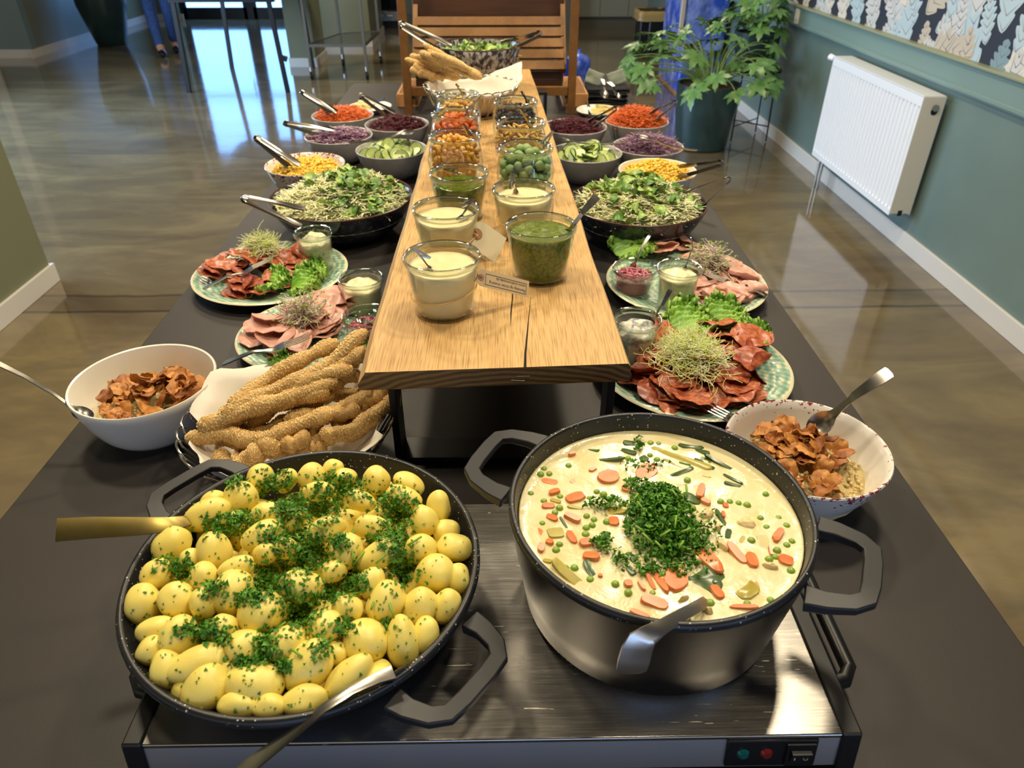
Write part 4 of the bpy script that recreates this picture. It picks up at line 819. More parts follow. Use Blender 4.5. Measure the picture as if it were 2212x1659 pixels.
def stick_mesh(k):
    r = random.Random(k); n = 22; l = .24; pts = []; rad = []; bend = r.uniform(-.010, .010); ph = r.uniform(0, 6)
    for i in range(n + 1):
        t = i / n; pts.append(Vector(((t - .5) * l, bend * sin(pi * t) + .0022 * sin(t * 9 + ph), .0018 * sin(t * 7 + ph * 2)))); e = min(t, 1 - t); rad.append((.0078 + .0011 * sin(t * 17 + ph) + .0006 * sin(t * 31)) * min(1, .45 + e * 11))
    b = MB().tube(pts, rad, 10); s = MB()
    for _ in range(1250):
        t = r.random(); i = t * n; i0 = int(i); f = i - i0; i1 = min(n, i0 + 1); p = pts[i0].lerp(pts[i1], f); R = rad[i0] * (1 - f) + rad[i1] * f; a = r.uniform(0, 6.3); nn = Vector((0, cos(a), sin(a))); c = p + nn * R * 1.0; tw = Vector((1, 0, 0)); bb = nn.cross(tw); q = r.uniform(0, 6.3); d = tw * cos(q) + bb * sin(q); e = nn.cross(d); L_ = .0020; w_ = .0012; h_ = .0010
        s.add([c - d * L_, c + e * w_ , c + d * L_ * .8, c - e * w_, c + nn * h_], [(0, 1, 4), (1, 2, 4), (2, 3, 4), (3, 0, 4)])
    return b.mesh('breadstick', STICK, True, 0), s.mesh('sesame_seeds', SEED, True, 0)
STICKS = [stick_mesh(k) for k in range(5)]
def breadstick(a, b, label, grp, k, fat=1.38):
    a = Vector(a); b = Vector(b); m, sd = STICKS[k % 5]; o = link('breadstick', m); c = (a + b) / 2; o.location = (c.x, c.y, c.z + T); l = (b - a).length; o.scale = (l / .24, fat, fat)
    o.rotation_euler = (axes(a, b) @ Matrix.Rotation(k * 1.3, 3, 'X')).to_euler(); tag(o, label, 'breadstick', grp); s = link('sesame_seeds', sd, o); s['kind'] = 'stuff'; return o
BX, BY = -.300, .818
basket('chrome wire basket of breadsticks behind the potato pan', BX, BY, 0, .148, .086, .084, 28)
liner('crumpled white paper lining the front breadstick basket', BX, BY, 0, .136, .080, .080, ((2.5, .22), (.9, .25), (4.1, .05), (5.6, .12)), 1)
def bp(x, y, z): return at(100 + x / 2.765, 450 + y / 2.765, z)
BS = '''1080 1185 1750 800 .118 .150;1020 1245 1925 745 .112 .172;1480 1085 1935 850 .112 .150;1020 1250 1835 960 .102 .138;905 1318 1745 1035 .098 .126;925 1352 1690 1092 .088 .118;1420 1262 1955 1112 .092 .104;1115 1402 1725 1222 .080 .098;1500 1110 1890 1010 .098 .118;1440 1330 1935 1130 .080 .100;840 1362 1395 1440 .086 .078;1010 1470 1140 1562 .062 .066;1150 1500 1290 1440 .058 .080;1330 1480 1375 1395 .058 .082;1370 1425 1580 1368 .074 .082;1480 1470 1670 1440 .055 .062;1590 1405 2005 1235 .070 .088;1640 1372 2110 1120 .080 .100;1890 1210 2060 1090 .086 .1;1240 1500 1300 1440 .05 .066;1200 1290 1720 1110 .085 .1;1300 1440 1900 1290 .06 .075;1150 1330 1650 1160 .072 .09;1650 1150 2050 1100 .072 .085;1000 1380 1500 1400 .066 .070;1560 1330 1880 1210 .080 .095;1180 1350 1560 1290 .074 .082;1700 1290 2020 1190 .078 .09;1750 960 1900 890 .11 .125;1350 1470 1620 1400 .056 .066'''
for k, q in enumerate(BS.split(';')):
    x0, y0, x1, y1, z0, z1 = map(float, q.split()); breadstick(bp(x0, y0, z0 - .012), bp(x1, y1, z1 - .012), 'golden sesame breadstick piled in the wire basket behind the potatoes', 'breadsticks in the front basket', k)
B2X, B2Y = -.078, 2.085
basket('chrome wire basket of breadsticks at the far end of the oak board', B2X, B2Y, PT, .130, .088, .075, 26)
liner('white paper with an upright corner in the far breadstick basket', B2X, B2Y, PT, .124, .086, .072, ((.6, .36), (2.6, .08), (4.6, .03)), 2)
def cp_(x, y, z): return at(840 + x / 5.267, y / 5.267, z)
for k, q in enumerate('400 505 1050 890 .37 .30;445 560 1040 900 .36 .295;350 600 1000 870 .345 .292;300 640 900 860 .335 .29;240 630 800 880 .33 .285;190 670 720 880 .322 .284;230 710 640 890 .312 .282;240 790 520 910 .30 .275;300 780 620 910 .30 .275;420 620 1055 860 .352 .302;480 600 1000 850 .365 .305;350 700 800 900 .315 .28;280 740 560 900 .31 .278'.split(';')):
    x0, y0, x1, y1, z0, z1 = map(float, q.split()); breadstick(cp_(x0, y0, z0), cp_(x1, y1, z1), 'golden sesame breadstick sticking up left from the far wire basket', 'breadsticks in the far basket', k, 1.0)

# ------------------------------------------------------------------ jars
def jar(kind, label, x, y, z, r, h, m=None):
    if kind == 'mold': o = [(0, 0), (r * .76, 0), (r * .80, .003), (r * .86, h * .45), (r * .93, h * .80), (r * .94, h - .012)]; i0 = [(r * .91, h - .012), (r * .90, h * .78), (r * .83, h * .45), (r * .76, .006), (0, .005)]
    elif kind == 'tulip': o = [(0, 0), (r * .72, 0), (r * .84, .006), (r * 1.02, h * .3), (r * 1.05, h * .5), (r * .97, h * .76), (r * .89, h * .88), (r * .90, h - .010)]; i0 = [(r * .87, h - .01), (r * .86, h * .88), (r * .935, h * .76), (r * 1.02, h * .5), (r * .99, h * .3), (r * .8, .008), (0, .006)]
    else: o = [(0, 0), (r * .74, 0), (r * .78, .003), (r * .87, h * .8), (r * .9, h - .010)]; i0 = [(r * .86, h - .01), (r * .84, h * .8), (r * .74, .006), (0, .005)]
    t = thing('glass_jar', label, 'jar', (x, y, z)); obj('glass_wall', MB().lathe(o, 56).lathe(i0, 56), GLASS, t, ang=0)
    re = o[-1][0]; ri = i0[0][0]; ro = r
    obj('glass_rim', MB().lathe([(ri, h - .011), (ri + .0005, h - .003), (ro * .97, h), (ro, h - .0035), (ro * .985, h - .008), (re, h - .011), (ri, h - .011)], 56), GRIM, t, ang=0); t['r'] = r; return t
def filling(name, label, cat, kind, x, y, z, r, h, top, m, amp=.0012, seed=0, mound=0):
    if kind == 'mold': f = lambda u: r * (.755 + .18 * u * .95) - .0012
    elif kind == 'tulip': f = lambda u: r * (.80 + .21 * sin(min(1, u * 1.25) * pi * .62)) - .0012
    else: f = lambda u: r * (.735 + .13 * u) - .0012
    n = 6; pr = [(0, .0065), (f(0) - .001, .0065)] + [(f(top * k / n / h), .0065 + (top - .0065) * k / n) for k in range(1, n + 1)]; e = pr[-1][0]
    pr += [(e * (1 - k / 9), top + .0002 + mound * (1 - (1 - k / 9) ** 2)) for k in range(1, 9)] + [(0, top + mound)]
    mb = MB().lathe(pr, 48, jit=lambda p: p + Vector((0, 0, amp * 2 * noise.noise(p * 60 + Vector((seed, 0, 0))))) if p.z > top + .0001 else p)
    return solo(name, mb, m, label, cat, (x, y, z), ang=0)
CREAM = mat('cream_dressing', '#e6d6a6', .3, col2='#dfce9c', nscale=50, lo=.3, hi=.7, sss=.1, bump=.3, bscale=120, bdist=.001); PESTO = mat('green_pesto', '#46530c', .32, col2='#6f7d24', nscale=190, lo=.38, hi=.66, bump=.7, bscale=260, bdist=.002, spec=.35)
PESTO2 = mat('dark_green_oil', '#43520e', .12, col2='#5d6a18', nscale=120, lo=.4, hi=.7, bump=.25, bscale=150, spec=.8); MAYO = mat('mayonnaise', '#e8dcae', .28, sss=.1, bump=.5, bscale=70, bdist=.004); REMO = mat('herb_cream', '#d8d3ac', .35, col2='#8f9b6a', nscale=95, lo=.52, hi=.72, bump=.6, bscale=110, bdist=.004)
TARTAR = mat('caper_cream', '#d3d0c0', .35, col2='#7d8488', nscale=75, lo=.5, hi=.62, bump=.6, bscale=90, bdist=.004)
RUBBER = mat('rubber_band', '#d8a860', .5); CARD = mat('manila_card', '#e2d6b4', .6); CARD2 = mat('tan_card', '#c9b085', .6); INK = mat('print_ink', '#4a3b36', .7)
JH = .085
JARS = (('L1', -.081, .912), ('L2', -.087, 1.099), ('R2', .039, 1.191))
nm = {'L1': 'front glass jar of cream dressing with a printed tag', 'L2': 'second glass jar of cream dressing with a blank manila tag', 'R2': 'right glass jar of cream dressing behind the pesto'}
for c, x, y in JARS:
    jar('mold', nm[c], x, y, PT, .054, JH); filling('cream_dressing', 'speckled cream dressing inside the ' + {'L1': 'frontmost jar', 'L2': 'jar with the blank tag', 'R2': 'jar behind the pesto'}[c], 'dressing', 'mold', x, y, PT, .054, JH, JH - (.016 if c != 'L2' else .018), CREAM, .0012, x * 50)
    tl = .35 if c == 'L1' else .1
    rb_ = MB().tube([((.0458 + .0022 * 0) * cos(2 * pi * k / 48) * 1.02, .0467 * sin(2 * pi * k / 48), .034 + .004 * sin(2 * pi * k / 48 + 1.2) + tl * .01 * cos(2 * pi * k / 48)) for k in range(48)], .0009, 6, closed=True)
    solo('rubber_band', rb_, RUBBER, {'L1': 'thin tan rubber band around the frontmost cream jar', 'L2': 'thin tan rubber band around the cream jar with blank tag', 'R2': 'thin tan rubber band around the cream jar behind the pesto'}[c], 'rubber band', (x, y, PT))
jar('mold', 'glass jar of chunky green pesto on the oak board', .060, 1.023, PT, .054, JH); filling('pesto', 'chunky green pesto in the jar at the board front right', 'pesto', 'mold', .060, 1.023, PT, .054, JH, JH - .013, PESTO, .0016, 3)
jar('mold', 'glass jar of oily green pesto behind the cream jars', -.075, 1.281, PT, .054, JH); filling('pesto', 'smooth oily green pesto in the jar behind the cream', 'pesto', 'mold', -.075, 1.281, PT, .054, JH, JH - .022, PESTO2, .0006, 6)
spoon('teaspoon', 'teaspoon in the frontmost cream jar', at(945, 590, PT + .064), at(904, 557, PT + .084), .0065, .0042, roll=.4)
spoon('teaspoon', 'teaspoon in the cream jar with blank tag', at(985, 478, PT + .064), at(1020, 444, PT + .09), .0065, .0042, roll=-.5)
spoon('teaspoon', 'teaspoon upright in the cream jar behind the pesto', at(1113, 428, PT + .062), at(1114, 391, PT + .092), .0065, .0052, roll=1.4)
spoon('teaspoon', 'teaspoon leaning right out of the chunky pesto jar', at(1215, 515, PT + .06), at(1292, 424, PT + .122), .0065, .0062, roll=.9)
spoon('teaspoon', 'teaspoon sunk in the oily pesto jar', at(998, 374, PT + .060), at(975, 374, PT + .066), .006, .004)
# tags
def tag_card(label, c0, c1, w, m, up, hole=True, text=False):
    """card from its eyelet end c0 to c1; up is the direction its face looks to"""
    t = thing('paper_tag', label, 'tag', c0); a = Vector(c0); b = Vector(c1); x = (b - a).normalized(); u = Vector(up); y = u.cross(x).normalized(); n = x.cross(y); l = (b - a).length; ch = w * .24; R = Matrix((x, y, n)).transposed()
    out = [(0, -w / 2 + ch), (ch, -w / 2), (l, -w / 2), (l, w / 2), (ch, w / 2), (0, w / 2 - ch)]
    bend = lambda p: R @ Vector((p[0], p[1], p[2] - .10 * p[0] * max(0, p[0] - l * .55)))
    V = []; F = []; 
    cols = [0, ch, l * .4, l * .6, l * .8, l]
    for X in cols:
        hw = w / 2 - (ch * (1 - X / ch) if X < ch else 0)
        for z in (.0003, -.0003):
            V.append(bend((X, -hw, z))); V.append(bend((X, hw, z)))
    for k in range(len(cols) - 1): q = k * 4; F += [(q, q + 4, q + 5, q + 1), (q + 2, q + 3, q + 7, q + 6), (q, q + 2, q + 6, q + 4), (q + 1, q + 5, q + 7, q + 3)]
    F += [(0, 1, 3, 2), (len(V) - 4, len(V) - 2, len(V) - 1, len(V) - 3)]
    obj('card', MB().add(V, F), m, t, smooth=False)
    ey = MB(); V = []
    r1, r0 = w * .2, w * .055
    for k in range(20): an = 2 * pi * k / 20; V += [bend((w * .28 + r1 * cos(an), r1 * sin(an), .0007)), bend((w * .28 + r0 * cos(an), r0 * sin(an), .0008))]
    ey.add(V, [(2 * k, (2 * k + 2) % 40, (2 * k + 3) % 40, 2 * k + 1) for k in range(20)]); obj('eyelet', ey, mat('brown_eyelet', '#a87f62', .6), t, smooth=False)
    return t, bend, l
t, bend, l = tag_card('blank manila tag tied to the second cream jar', at(1016, 496, PT + .05), at(1082, 541, PT + .012), .047, CARD, (-.1, -.62, .75))
o0 = Vector(at(1016, 496, PT + .05)); obj('string', MB().tube([bend((.012, .002, .001)), bend((.004, .004, .004)), Vector((-.079 + .043, 1.092, PT + .04)) - o0], .0008, 5).tube([bend((.012, -.002, .001)), bend((.004, -.003, .004)), Vector((-.079 + .0435, 1.086, PT + .038)) - o0], .0008, 5), RUBBER, t)
c0 = at(1030, 597, PT + .056); c1 = at(1142, 625, PT + .020)
t, bend, l = tag_card('tan tag with boxed printed lines tied to the frontmost cream jar', c0, c1, .024, CARD2, (.0, -.72, .62))
# boxed two line print, standing upside down to the photographer
fr = MB(); X0, X1, Y0, Y1 = .014, l * .95, -.0082, .0068
for (xa, ya, xb, yb) in ((X0, Y0, X1, Y0), (X0, Y1, X1, Y1), (X0, Y0, X0, Y1), (X1, Y0, X1, Y1)):
    n = 6
    for k in range(n):
        p = bend((xa + (xb - xa) * k / n, ya + (yb - ya) * k / n, .0006)); q = bend((xa + (xb - xa) * (k + 1) / n, ya + (yb - ya) * (k + 1) / n, .0006)); fr.tube([p, q], .00028, 4)
obj('printed_frame', fr, INK, t)
FONT = {}
def text_mesh(txt, size):
    cu = bpy.data.curves.new('txt', 'FONT'); cu.body = txt; cu.size = size; cu.resolution_u = 2; o = bpy.data.objects.new('txt', cu); COL.objects.link(o); dg = bpy.context.evaluated_depsgraph_get(); dg.update(); me = bpy.data.meshes.new_from_object(o.evaluated_get(dg)); bpy.data.objects.remove(o); return me
for (txt, yy) in (('Ramsløg og timian dressing', .0014), ('www.madlommade.dk', -.0056)):
    me = text_mesh(txt, .0056); w_ = max(v.co.x for v in me.vertices); x0 = X0 + .0015; sc = min(1.0, (X1 - X0 - .003) / w_)
    for v in me.vertices: p = bend((X1 - .0015 - v.co.x * sc, -(v.co.y) - yy - .0008, .0006)); v.co = p
    me.materials.append(INK); link('lettering', me, t)
obj('string', MB().tube([bend((.008, 0, .001)), bend((.0, .002, .003)), Vector((-.037, .90, PT + .050)) - Vector(c0)], .0008, 5), mat('brown_string', '#8a6a3c', .7), t)
solo('price_card', MB().box((0, 0, .022), (.024, .0008, .044)), CARD, 'white card standing behind the right cream jar', 'card', (.083, 1.25, PT), rot=(0, 0, .25), smooth=False)
# tulip jars with snacks
def snack_mesh(kind, k):
    r = random.Random(k)
    if kind == 'ball': return MB().blob(1, 1, 1, 2, k, .12, 1.5)
    if kind == 'corn':
        b = MB().blob(1, .8, .72, 2, k, .35, 1.6); b.v = [(x * (1 + .25 * y), y * (1.15 if x < 0 else .8), z) for x, y, z in b.v]; return b
    if kind == 'peanut': return MB().blob(1.2, .8, .8, 2, k, .12, 2)
    if kind == 'crumb': return MB().blob(1.1, .85, .6, 1, k, .5, 2)
    return MB().tube([(-2.6, .1, 0), (0, .12 * r.uniform(-1, 1), .1), (2.6, -.1, 0)], [.5, .56, .45], 6)
def snacks(jl, x, y, h, fill, kind, m, size, n, name, lab, grp, mound, seed, cat):
    ms = [snack_mesh(kind, seed * 10 + k).mesh(name, m, True, 40 if kind in ('stick',) else 0) for k in range(4)]; r = random.Random(seed); P = []; R = .054; tries = 0
    rad = lambda z: R * (.74 + .27 * sin(min(1, max(.08, z / h) * 1.25) * pi * .62)) - size * (1.0 if kind != 'stick' else 1.6) - .0015 if z < h * .8 else R * .80 - size
    d0 = size * (1.55 if kind != 'stick' else 2.0)
    while len(P) < n and tries < 30000:
        tries += 1; shell = r.random()
        if shell < .55: z = r.uniform(size + .005, fill); a = r.uniform(0, 6.3); q = rad(z) * r.uniform(.92, 1)
        else: q = R * .82 * sqrt(r.random()); a = r.uniform(0, 6.3); z = fill + mound * (1 - (q / (R * .82)) ** 2) - r.uniform(0, size * 1.4)
        p = Vector((q * cos(a), q * sin(a), z))
        if all((p - o).length > d0 for o in P): P.append(p)
    for p in P:
        v = r.uniform(.88, 1.12) * size; inst(name, r.choice(ms), lab, cat, (x + p.x, y + p.y, PT + p.z), (r.uniform(-.5, .5) if kind == 'stick' else r.uniform(0, 6), r.uniform(-.35, .35) if kind == 'stick' else r.uniform(0, 6), r.uniform(0, 6.3)), v, grp)
WAS = mat('wasabi_nut', '#7f9a5c', .6, col2='#91a96c', nscale=200, bump=.3); CORNN = mat('roasted_corn', '#c98f2e', .45, col2='#dba748', nscale=150, lo=.35, hi=.65); ORN = mat('orange_nut', '#d56a22', .5, col2='#c85c1b', nscale=150, bump=.3)
CASH = mat('golden_nut', '#cf9c4a', .5, col2='#dcb066', nscale=150, bump=.3); STK = mat('cheese_stick', '#d1ab55', .55, col2='#c29442', nscale=150, bump=.3); RAI = mat('dark_dried_berry', '#231a1e', .4, col2='#35262a', nscale=150, bump=.5)
TH = .098
for (jl, x, y, kind, m, sz, n, nmn, lab, grp, fill, mound, cat, jlab) in (
    ('L4', -.0915, 1.478, 'corn', CORNN, .0072, 190, 'corn_nut', 'roasted yellow corn nut in the third left jar from the front pesto', 'corn nuts', .074, .020, 'nut', 'tulip glass jar of roasted yellow corn nuts'),
    ('R3', .048, 1.394, 'ball', WAS, .0092, 120, 'wasabi_nut', 'pale green coated nut in the glass jar', 'green coated nuts', .070, .022, 'nut', 'tulip glass jar of round green coated nuts'),
    ('L5', -.1005, 1.668, 'peanut', ORN, .0082, 130, 'coated_nut', 'bright orange coated nut in the glass jar', 'orange coated nuts', .070, .020, 'nut', 'tulip glass jar of bright orange coated nuts'),
    ('R4', .0445, 1.582, 'stick', STK, .0046, 120, 'cheese_stick', 'short yellow cheese stick in the glass jar', 'yellow snack sticks', .072, .018, 'snack', 'tulip glass jar of yellow snack sticks'),
    ('L6', -.1035, 1.858, 'corn', CASH, .0075, 130, 'golden_nut', 'pale golden nut in the farthest left jar', 'golden nuts', .066, .018, 'nut', 'tulip glass jar of pale golden nuts farthest back left'),
    ('R5', .0368, 1.785, 'crumb', RAI, .0062, 170, 'dried_berry', 'dark dried berry in the farthest right jar', 'dark dried berries', .072, .016, 'berry', 'tulip glass jar of dark dried berries')):
    jar('tulip', jlab, x, y, PT, .054, TH); snacks(jl, x, y, TH, fill, kind, m, sz, n, nmn, lab, grp, mound, hash(jl) % 1 + len(lab) + int(x * 1000) % 7, cat)
    if kind in ('crumb', 'corn'): filling('snack_fill', 'packed inner mass of ' + grp + ' in its jar', 'snack', 'tulip', x, y, PT, .044, TH, fill - .012, m, .002)
for (lab, a, b, w) in (('teaspoon in the jar of corn nuts', (1022, 312, .07), (1012, 297, .085), .005), ('teaspoon in the jar of yellow snack sticks', (1150, 272, .085), (1126, 246, .112), .005), ('teaspoon in the jar of dark dried berries', (1142, 222, .085), (1130, 206, .108), .0045), ('teaspoon in the jar of orange nuts', (1003, 252, .08), (1016, 240, .092), .0045), ('teaspoon in the jar of pale golden nuts', (1002, 205, .08), (992, 193, .098), .0045), ('teaspoon in the jar of green coated nuts', (1172, 322, .08), (1182, 310, .092), .0045)):
    spoon('teaspoon', lab, at(a[0], a[1], PT + a[2]), at(b[0], b[1], PT + b[2]), .006, w, roll=.6)
# ------------------------------------------------------------------ platters with cold cuts
def platter(label, x, y, r):
    r0 = r; r = .166; mb = MB().lathe([(0, .006), (r * .55, .006), (r * .57, 0), (r * .60, 0), (r * .62, .005), (r * .8, .012), (r * .985, .022), (r, .0245), (r * .985, .0265), (r * .8, .0165), (r * .68, .0115), (r * .6, .0105), (0, .010)], 96)
    o = solo('platter', mb, PLATE, label, 'plate', (x, y, 0), ang=60); o.scale = (r0 / r, r0 / r, 1); return o
CHO = mat('chorizo_slice', '#a04a2c', .36, col2='#c4805a', nscale=120, lo=.42, hi=.72, spec=.6, bump=.2); CHOD = mat('dark_chorizo_slice', '#8f3f27', .36, col2='#b56a48', nscale=120, lo=.45, hi=.72, spec=.6, bump=.2)
HAM = mat('pink_ham', '#cf9b8c', .36, col2='#c28a79', nscale=18, lo=.35, hi=.7, sss=.12, spec=.5)
def cut(k, R, fold, wav, th, m, name):
    r = random.Random(k); o = Vector((k * 5.1, 2, 7)); fa = r.uniform(-.2, .5) * R; 
    def fn(u, v):
        x, y = u * 2 - 1, v * 2 - 1; sx = x * sqrt(1 - y * y / 2); sy = y * sqrt(1 - x * x / 2); X, Y = sx * R, sy * R * .92; z = wav * R * noise.noise(Vector((sx * 1.6, sy * 1.6, 0)) + o) + .35 * wav * R * noise.noise(Vector((sx * 4, sy * 4, 9)) + o)
        if fold:
            q = X - fa
            if q > 0:
                rr = R * .14; a = q / rr
                if a < pi * .93: X = fa + rr * sin(a); z += rr * (1 - cos(a))
                else: a2 = pi * .93; e = q - rr * a2; X = fa + rr * sin(a2) + e * cos(a2); z += rr * (1 - cos(a2)) + e * sin(a2)
        return (X, Y, z)
    return MB().sheet(fn, 12, 12, th).mesh(name, m, True, 60)
CH = [cut(k, .036, k % 4 == 1, .19, .0012, CHOD if k % 2 else CHO, 'chorizo_slice') for k in range(7)]; HM = [cut(40 + k, .043, k % 3 != 2, .16, .0014, HAM, 'ham_slice') for k in range(6)]
def cuts(ms, cx, cy, spots, label, grp, cat, seed, tilt=.42):
    r = random.Random(seed)
    for (n, px, py, sx, sy, z0, z1) in spots:
        for k in range(n):
            c = at(px + r.uniform(-1, 1) * sx, py + r.uniform(-1, 1) * sy, z0); z = z0 + (z1 - z0) * (k + .5) / n
            inst(cat + '_slice', r.choice(ms), label, cat, (c.x, c.y, z), (r.uniform(-tilt, tilt), r.uniform(-tilt, tilt), r.uniform(0, 6.3)), r.uniform(.82, 1.08), grp)
LET = mat('frilly_lettuce', '#649c30', .4, col2='#9cc456', nscale=22, lo=.35, hi=.7, spec=.5, sss=.08)
def frill(k, L_=.075, W_=.05):
    r = random.Random(k); o = Vector((k * 2.7, 5, 1))
    def fn(u, v):
        x = u; y = v * 2 - 1; w = W_ * (.25 + .75 * sin(pi * min(1, u * .75 + .12))); e = max(abs(y), u * .9) ** 2.2; z = .013 * e * sin(y * 26 + u * 19 + k) + .014 * e * noise.noise(Vector((u * 7, y * 6, 0)) + o) + .02 * sin(pi * u * .8) - .008 * (1 - abs(y)); return (u * L_ + .006 * e * sin(y * 37 + k), y * w + .006 * e * sin(u * 41), z)
    return MB().sheet(fn, 20, 40, .0006).mesh('lettuce_leaf', LET, True, 0)
FR_ = [frill(k) for k in range(4)]
def lettuce(px, py, z, a, sc, label, k, tilt=0.0): inst('lettuce_leaf', FR_[k % 4], label, 'lettuce', at(px, py, z), (tilt, -.15, a), sc)
SPR = mat('green_sprout', '#d6e274', .45, col2='#f4f2cc', nscale=60, sss=.25); SPRL = mat('sprout_leaf', '#a9c850', .45); RAD = mat('pale_radish_sprout', '#e6d6c8', .45, col2='#cbb0ac', nscale=60); RADL = mat('radish_leaf', '#93a852', .45)
def sprouts(name, label, px, py, z, sx, sy, h, n, kind, seed, spread=1.0):
    r = random.Random(seed); mb = MB(); c = at(px, py, z)
    for _ in range(n):
        g, q = r.gauss(0, .45), r.gauss(0, .45); d = min(1, (g * g + q * q)); p = Vector((g * sx, q * sy, h * (1 - d) * r.uniform(.15, 1))); a = r.uniform(0, 6.3); l = r.uniform(.018, .04); dirv = Vector((cos(a), sin(a), r.uniform(-.35, .22))).normalized(); cv = Vector((r.uniform(-1, 1), r.uniform(-1, 1), r.uniform(-.6, .8))) * 1.0; pts = [p]
        for k in range(5): dirv = (dirv + cv * .62).normalized(); pts.append(pts[-1] + dirv * l / 5)
        for k in range(len(pts)): pts[k].z = max(pts[k].z, -.012)
        w = .0006 if kind == 'alfalfa' else .0008; mb.tube(pts, w, 3, 0, cap=False)
        if kind == 'alfalfa' and r.random() < .25 or kind != 'alfalfa' and r.random() < .75:
            e = pts[-1]; s = .0016 if kind == 'alfalfa' else .0036
            for sg in (-1, 1): frag(mb, e + Vector((sg * s * .6, 0, 0)), Vector((sg * .5, r.uniform(-1, 1), 1)), s, r, .3, 1)
    ms = [SPR, SPRL] if kind == 'alfalfa' else [RAD, RADL]
    return tag(obj(name, mb, ms, None, ang=0, kind='stuff', loc=(c.x, c.y, c.z + T)), label, 'sprouts')
P1 = (-.497, 1.432); P2 = (-.345, 1.163); P3 = (.387, 1.368); P4 = (.327, 1.040); PRR = .166
platter('patterned teal platter of chorizo at the left table edge', *P1, .163); platter('patterned teal platter of ham half under the left of the board', *P2, .142)
platter('patterned teal platter of ham on the right side', *P3, PRR); platter('patterned teal platter of chorizo at the front right', *P4, PRR)
cuts(CH, *P1, [(8, 500, 590, 38, 20, .015, .045), (7, 540, 625, 30, 12, .014, .030), (7, 565, 570, 40, 14, .025, .058), (10, 645, 580, 38, 16, .02, .052), (4, 600, 605, 36, 10, .018, .035)], 'red chorizo slice in the heap on the left platter', 'chorizo slices on the left platter', 'chorizo', 5)
sprouts('sprout_heap', 'green sprout tuft on the chorizo of the left platter', 568, 545, .050, .032, .030, .040, 600, 'alfalfa', 1)
lettuce(560, 615, .022, -.25, .85, 'frilly lettuce leaf at the front of the left chorizo platter', 0, .2); lettuce(625, 620, .022, .15, .85, 'frilly lettuce leaf at the right front of the left chorizo platter', 1, .25); lettuce(655, 600, .024, .5, .7, 'frilly lettuce leaf by the herb jar on the left platter', 2, .2)
fork('small fork lying on the left chorizo', at(592, 562, .062), at(440, 628, .030), .008, roll=0)
cuts(HM, *P2, [(8, 595, 718, 38, 28, .016, .042), (7, 645, 742, 46, 22, .016, .036), (7, 690, 700, 40, 26, .018, .046), (4, 720, 660, 24, 10, .02, .05)], 'pink folded ham slice on the left ham platter', 'ham slices on the left platter', 'ham', 6, .22)
sprouts('sprout_heap', 'purple stemmed cress on the ham of the left platter', 655, 690, .045, .042, .030, .040, 260, 'radish', 2)
fork('fork lying across the left ham platter', at(672, 732, .055), at(482, 790, .030), .011)
lettuce(575, 795, .016, -.2, .6, 'small lettuce leaf under the ham at the left platter front', 1, .1); lettuce(760, 790, .02, .3, .7, 'lettuce leaf peeking out beside the board left front corner', 2, .1)
cuts(HM, *P3, [(5, 1450, 548, 46, 12, .018, .045), (7, 1590, 600, 34, 22, .016, .038), (8, 1530, 640, 42, 14, .014, .030), (7, 1600, 640, 30, 16, .014, .034), (4, 1520, 590, 40, 20, .018, .04)], 'pink folded ham slice on the right ham platter', 'ham slices on the right platter', 'ham', 7, .28)
sprouts('sprout_heap', 'purple stemmed cress on the ham of the right platter', 1530, 570, .045, .040, .040, .038, 300, 'radish', 3)
lettuce(1330, 545, .03, .5, 1.0, 'frilly lettuce leaf behind the onion jar on the right ham platter', 0, .3); lettuce(1345, 525, .045, 1.0, .9, 'upper frilly lettuce leaf below the right salad bowl', 2, .2); lettuce(1360, 540, .03, .1, .8, 'inner frilly lettuce leaf beside the ham on the right', 3, .2)
fork('fork lying on the right edge of the right ham platter', at(1520, 595, .045), at(1656, 641, .030), .010)
cuts(CH, *P4, [(8, 1425, 780, 22, 34, .018, .055), (8, 1440, 850, 34, 20, .016, .042), (10, 1500, 870, 40, 22, .014, .045), (10, 1570, 850, 44, 18, .014, .040), (10, 1590, 790, 40, 34, .018, .062), (7, 1560, 740, 36, 16, .02, .062), (6, 1500, 800, 40, 40, .03, .066), (4, 1395, 830, 18, 16, .016, .04)], 'red chorizo slice in the heap on the front right platter', 'chorizo slices on the front right platter', 'chorizo', 8)
sprouts('sprout_heap', 'large pale green sprout tangle on the front right chorizo', 1490, 770, .058, .050, .062, .034, 1250, 'alfalfa', 4)
lettuce(1450, 715, .04, .4, 1.0, 'frilly lettuce leaf behind the caper jar on the front platter', 1, .2); lettuce(1520, 705, .04, .2, 1.0, 'frilly lettuce leaf behind the front right chorizo', 3, .25); lettuce(1575, 735, .03, -.5, .9, 'frilly lettuce leaf at the right of the front chorizo', 0, .2); lettuce(1545, 700, .045, .8, .8, 'top frilly lettuce leaf at the back of the front chorizo platter', 2, .2)
fork('fork tucked under the front right chorizo', at(1512, 876, .03), at(1605, 920, .028), .012)
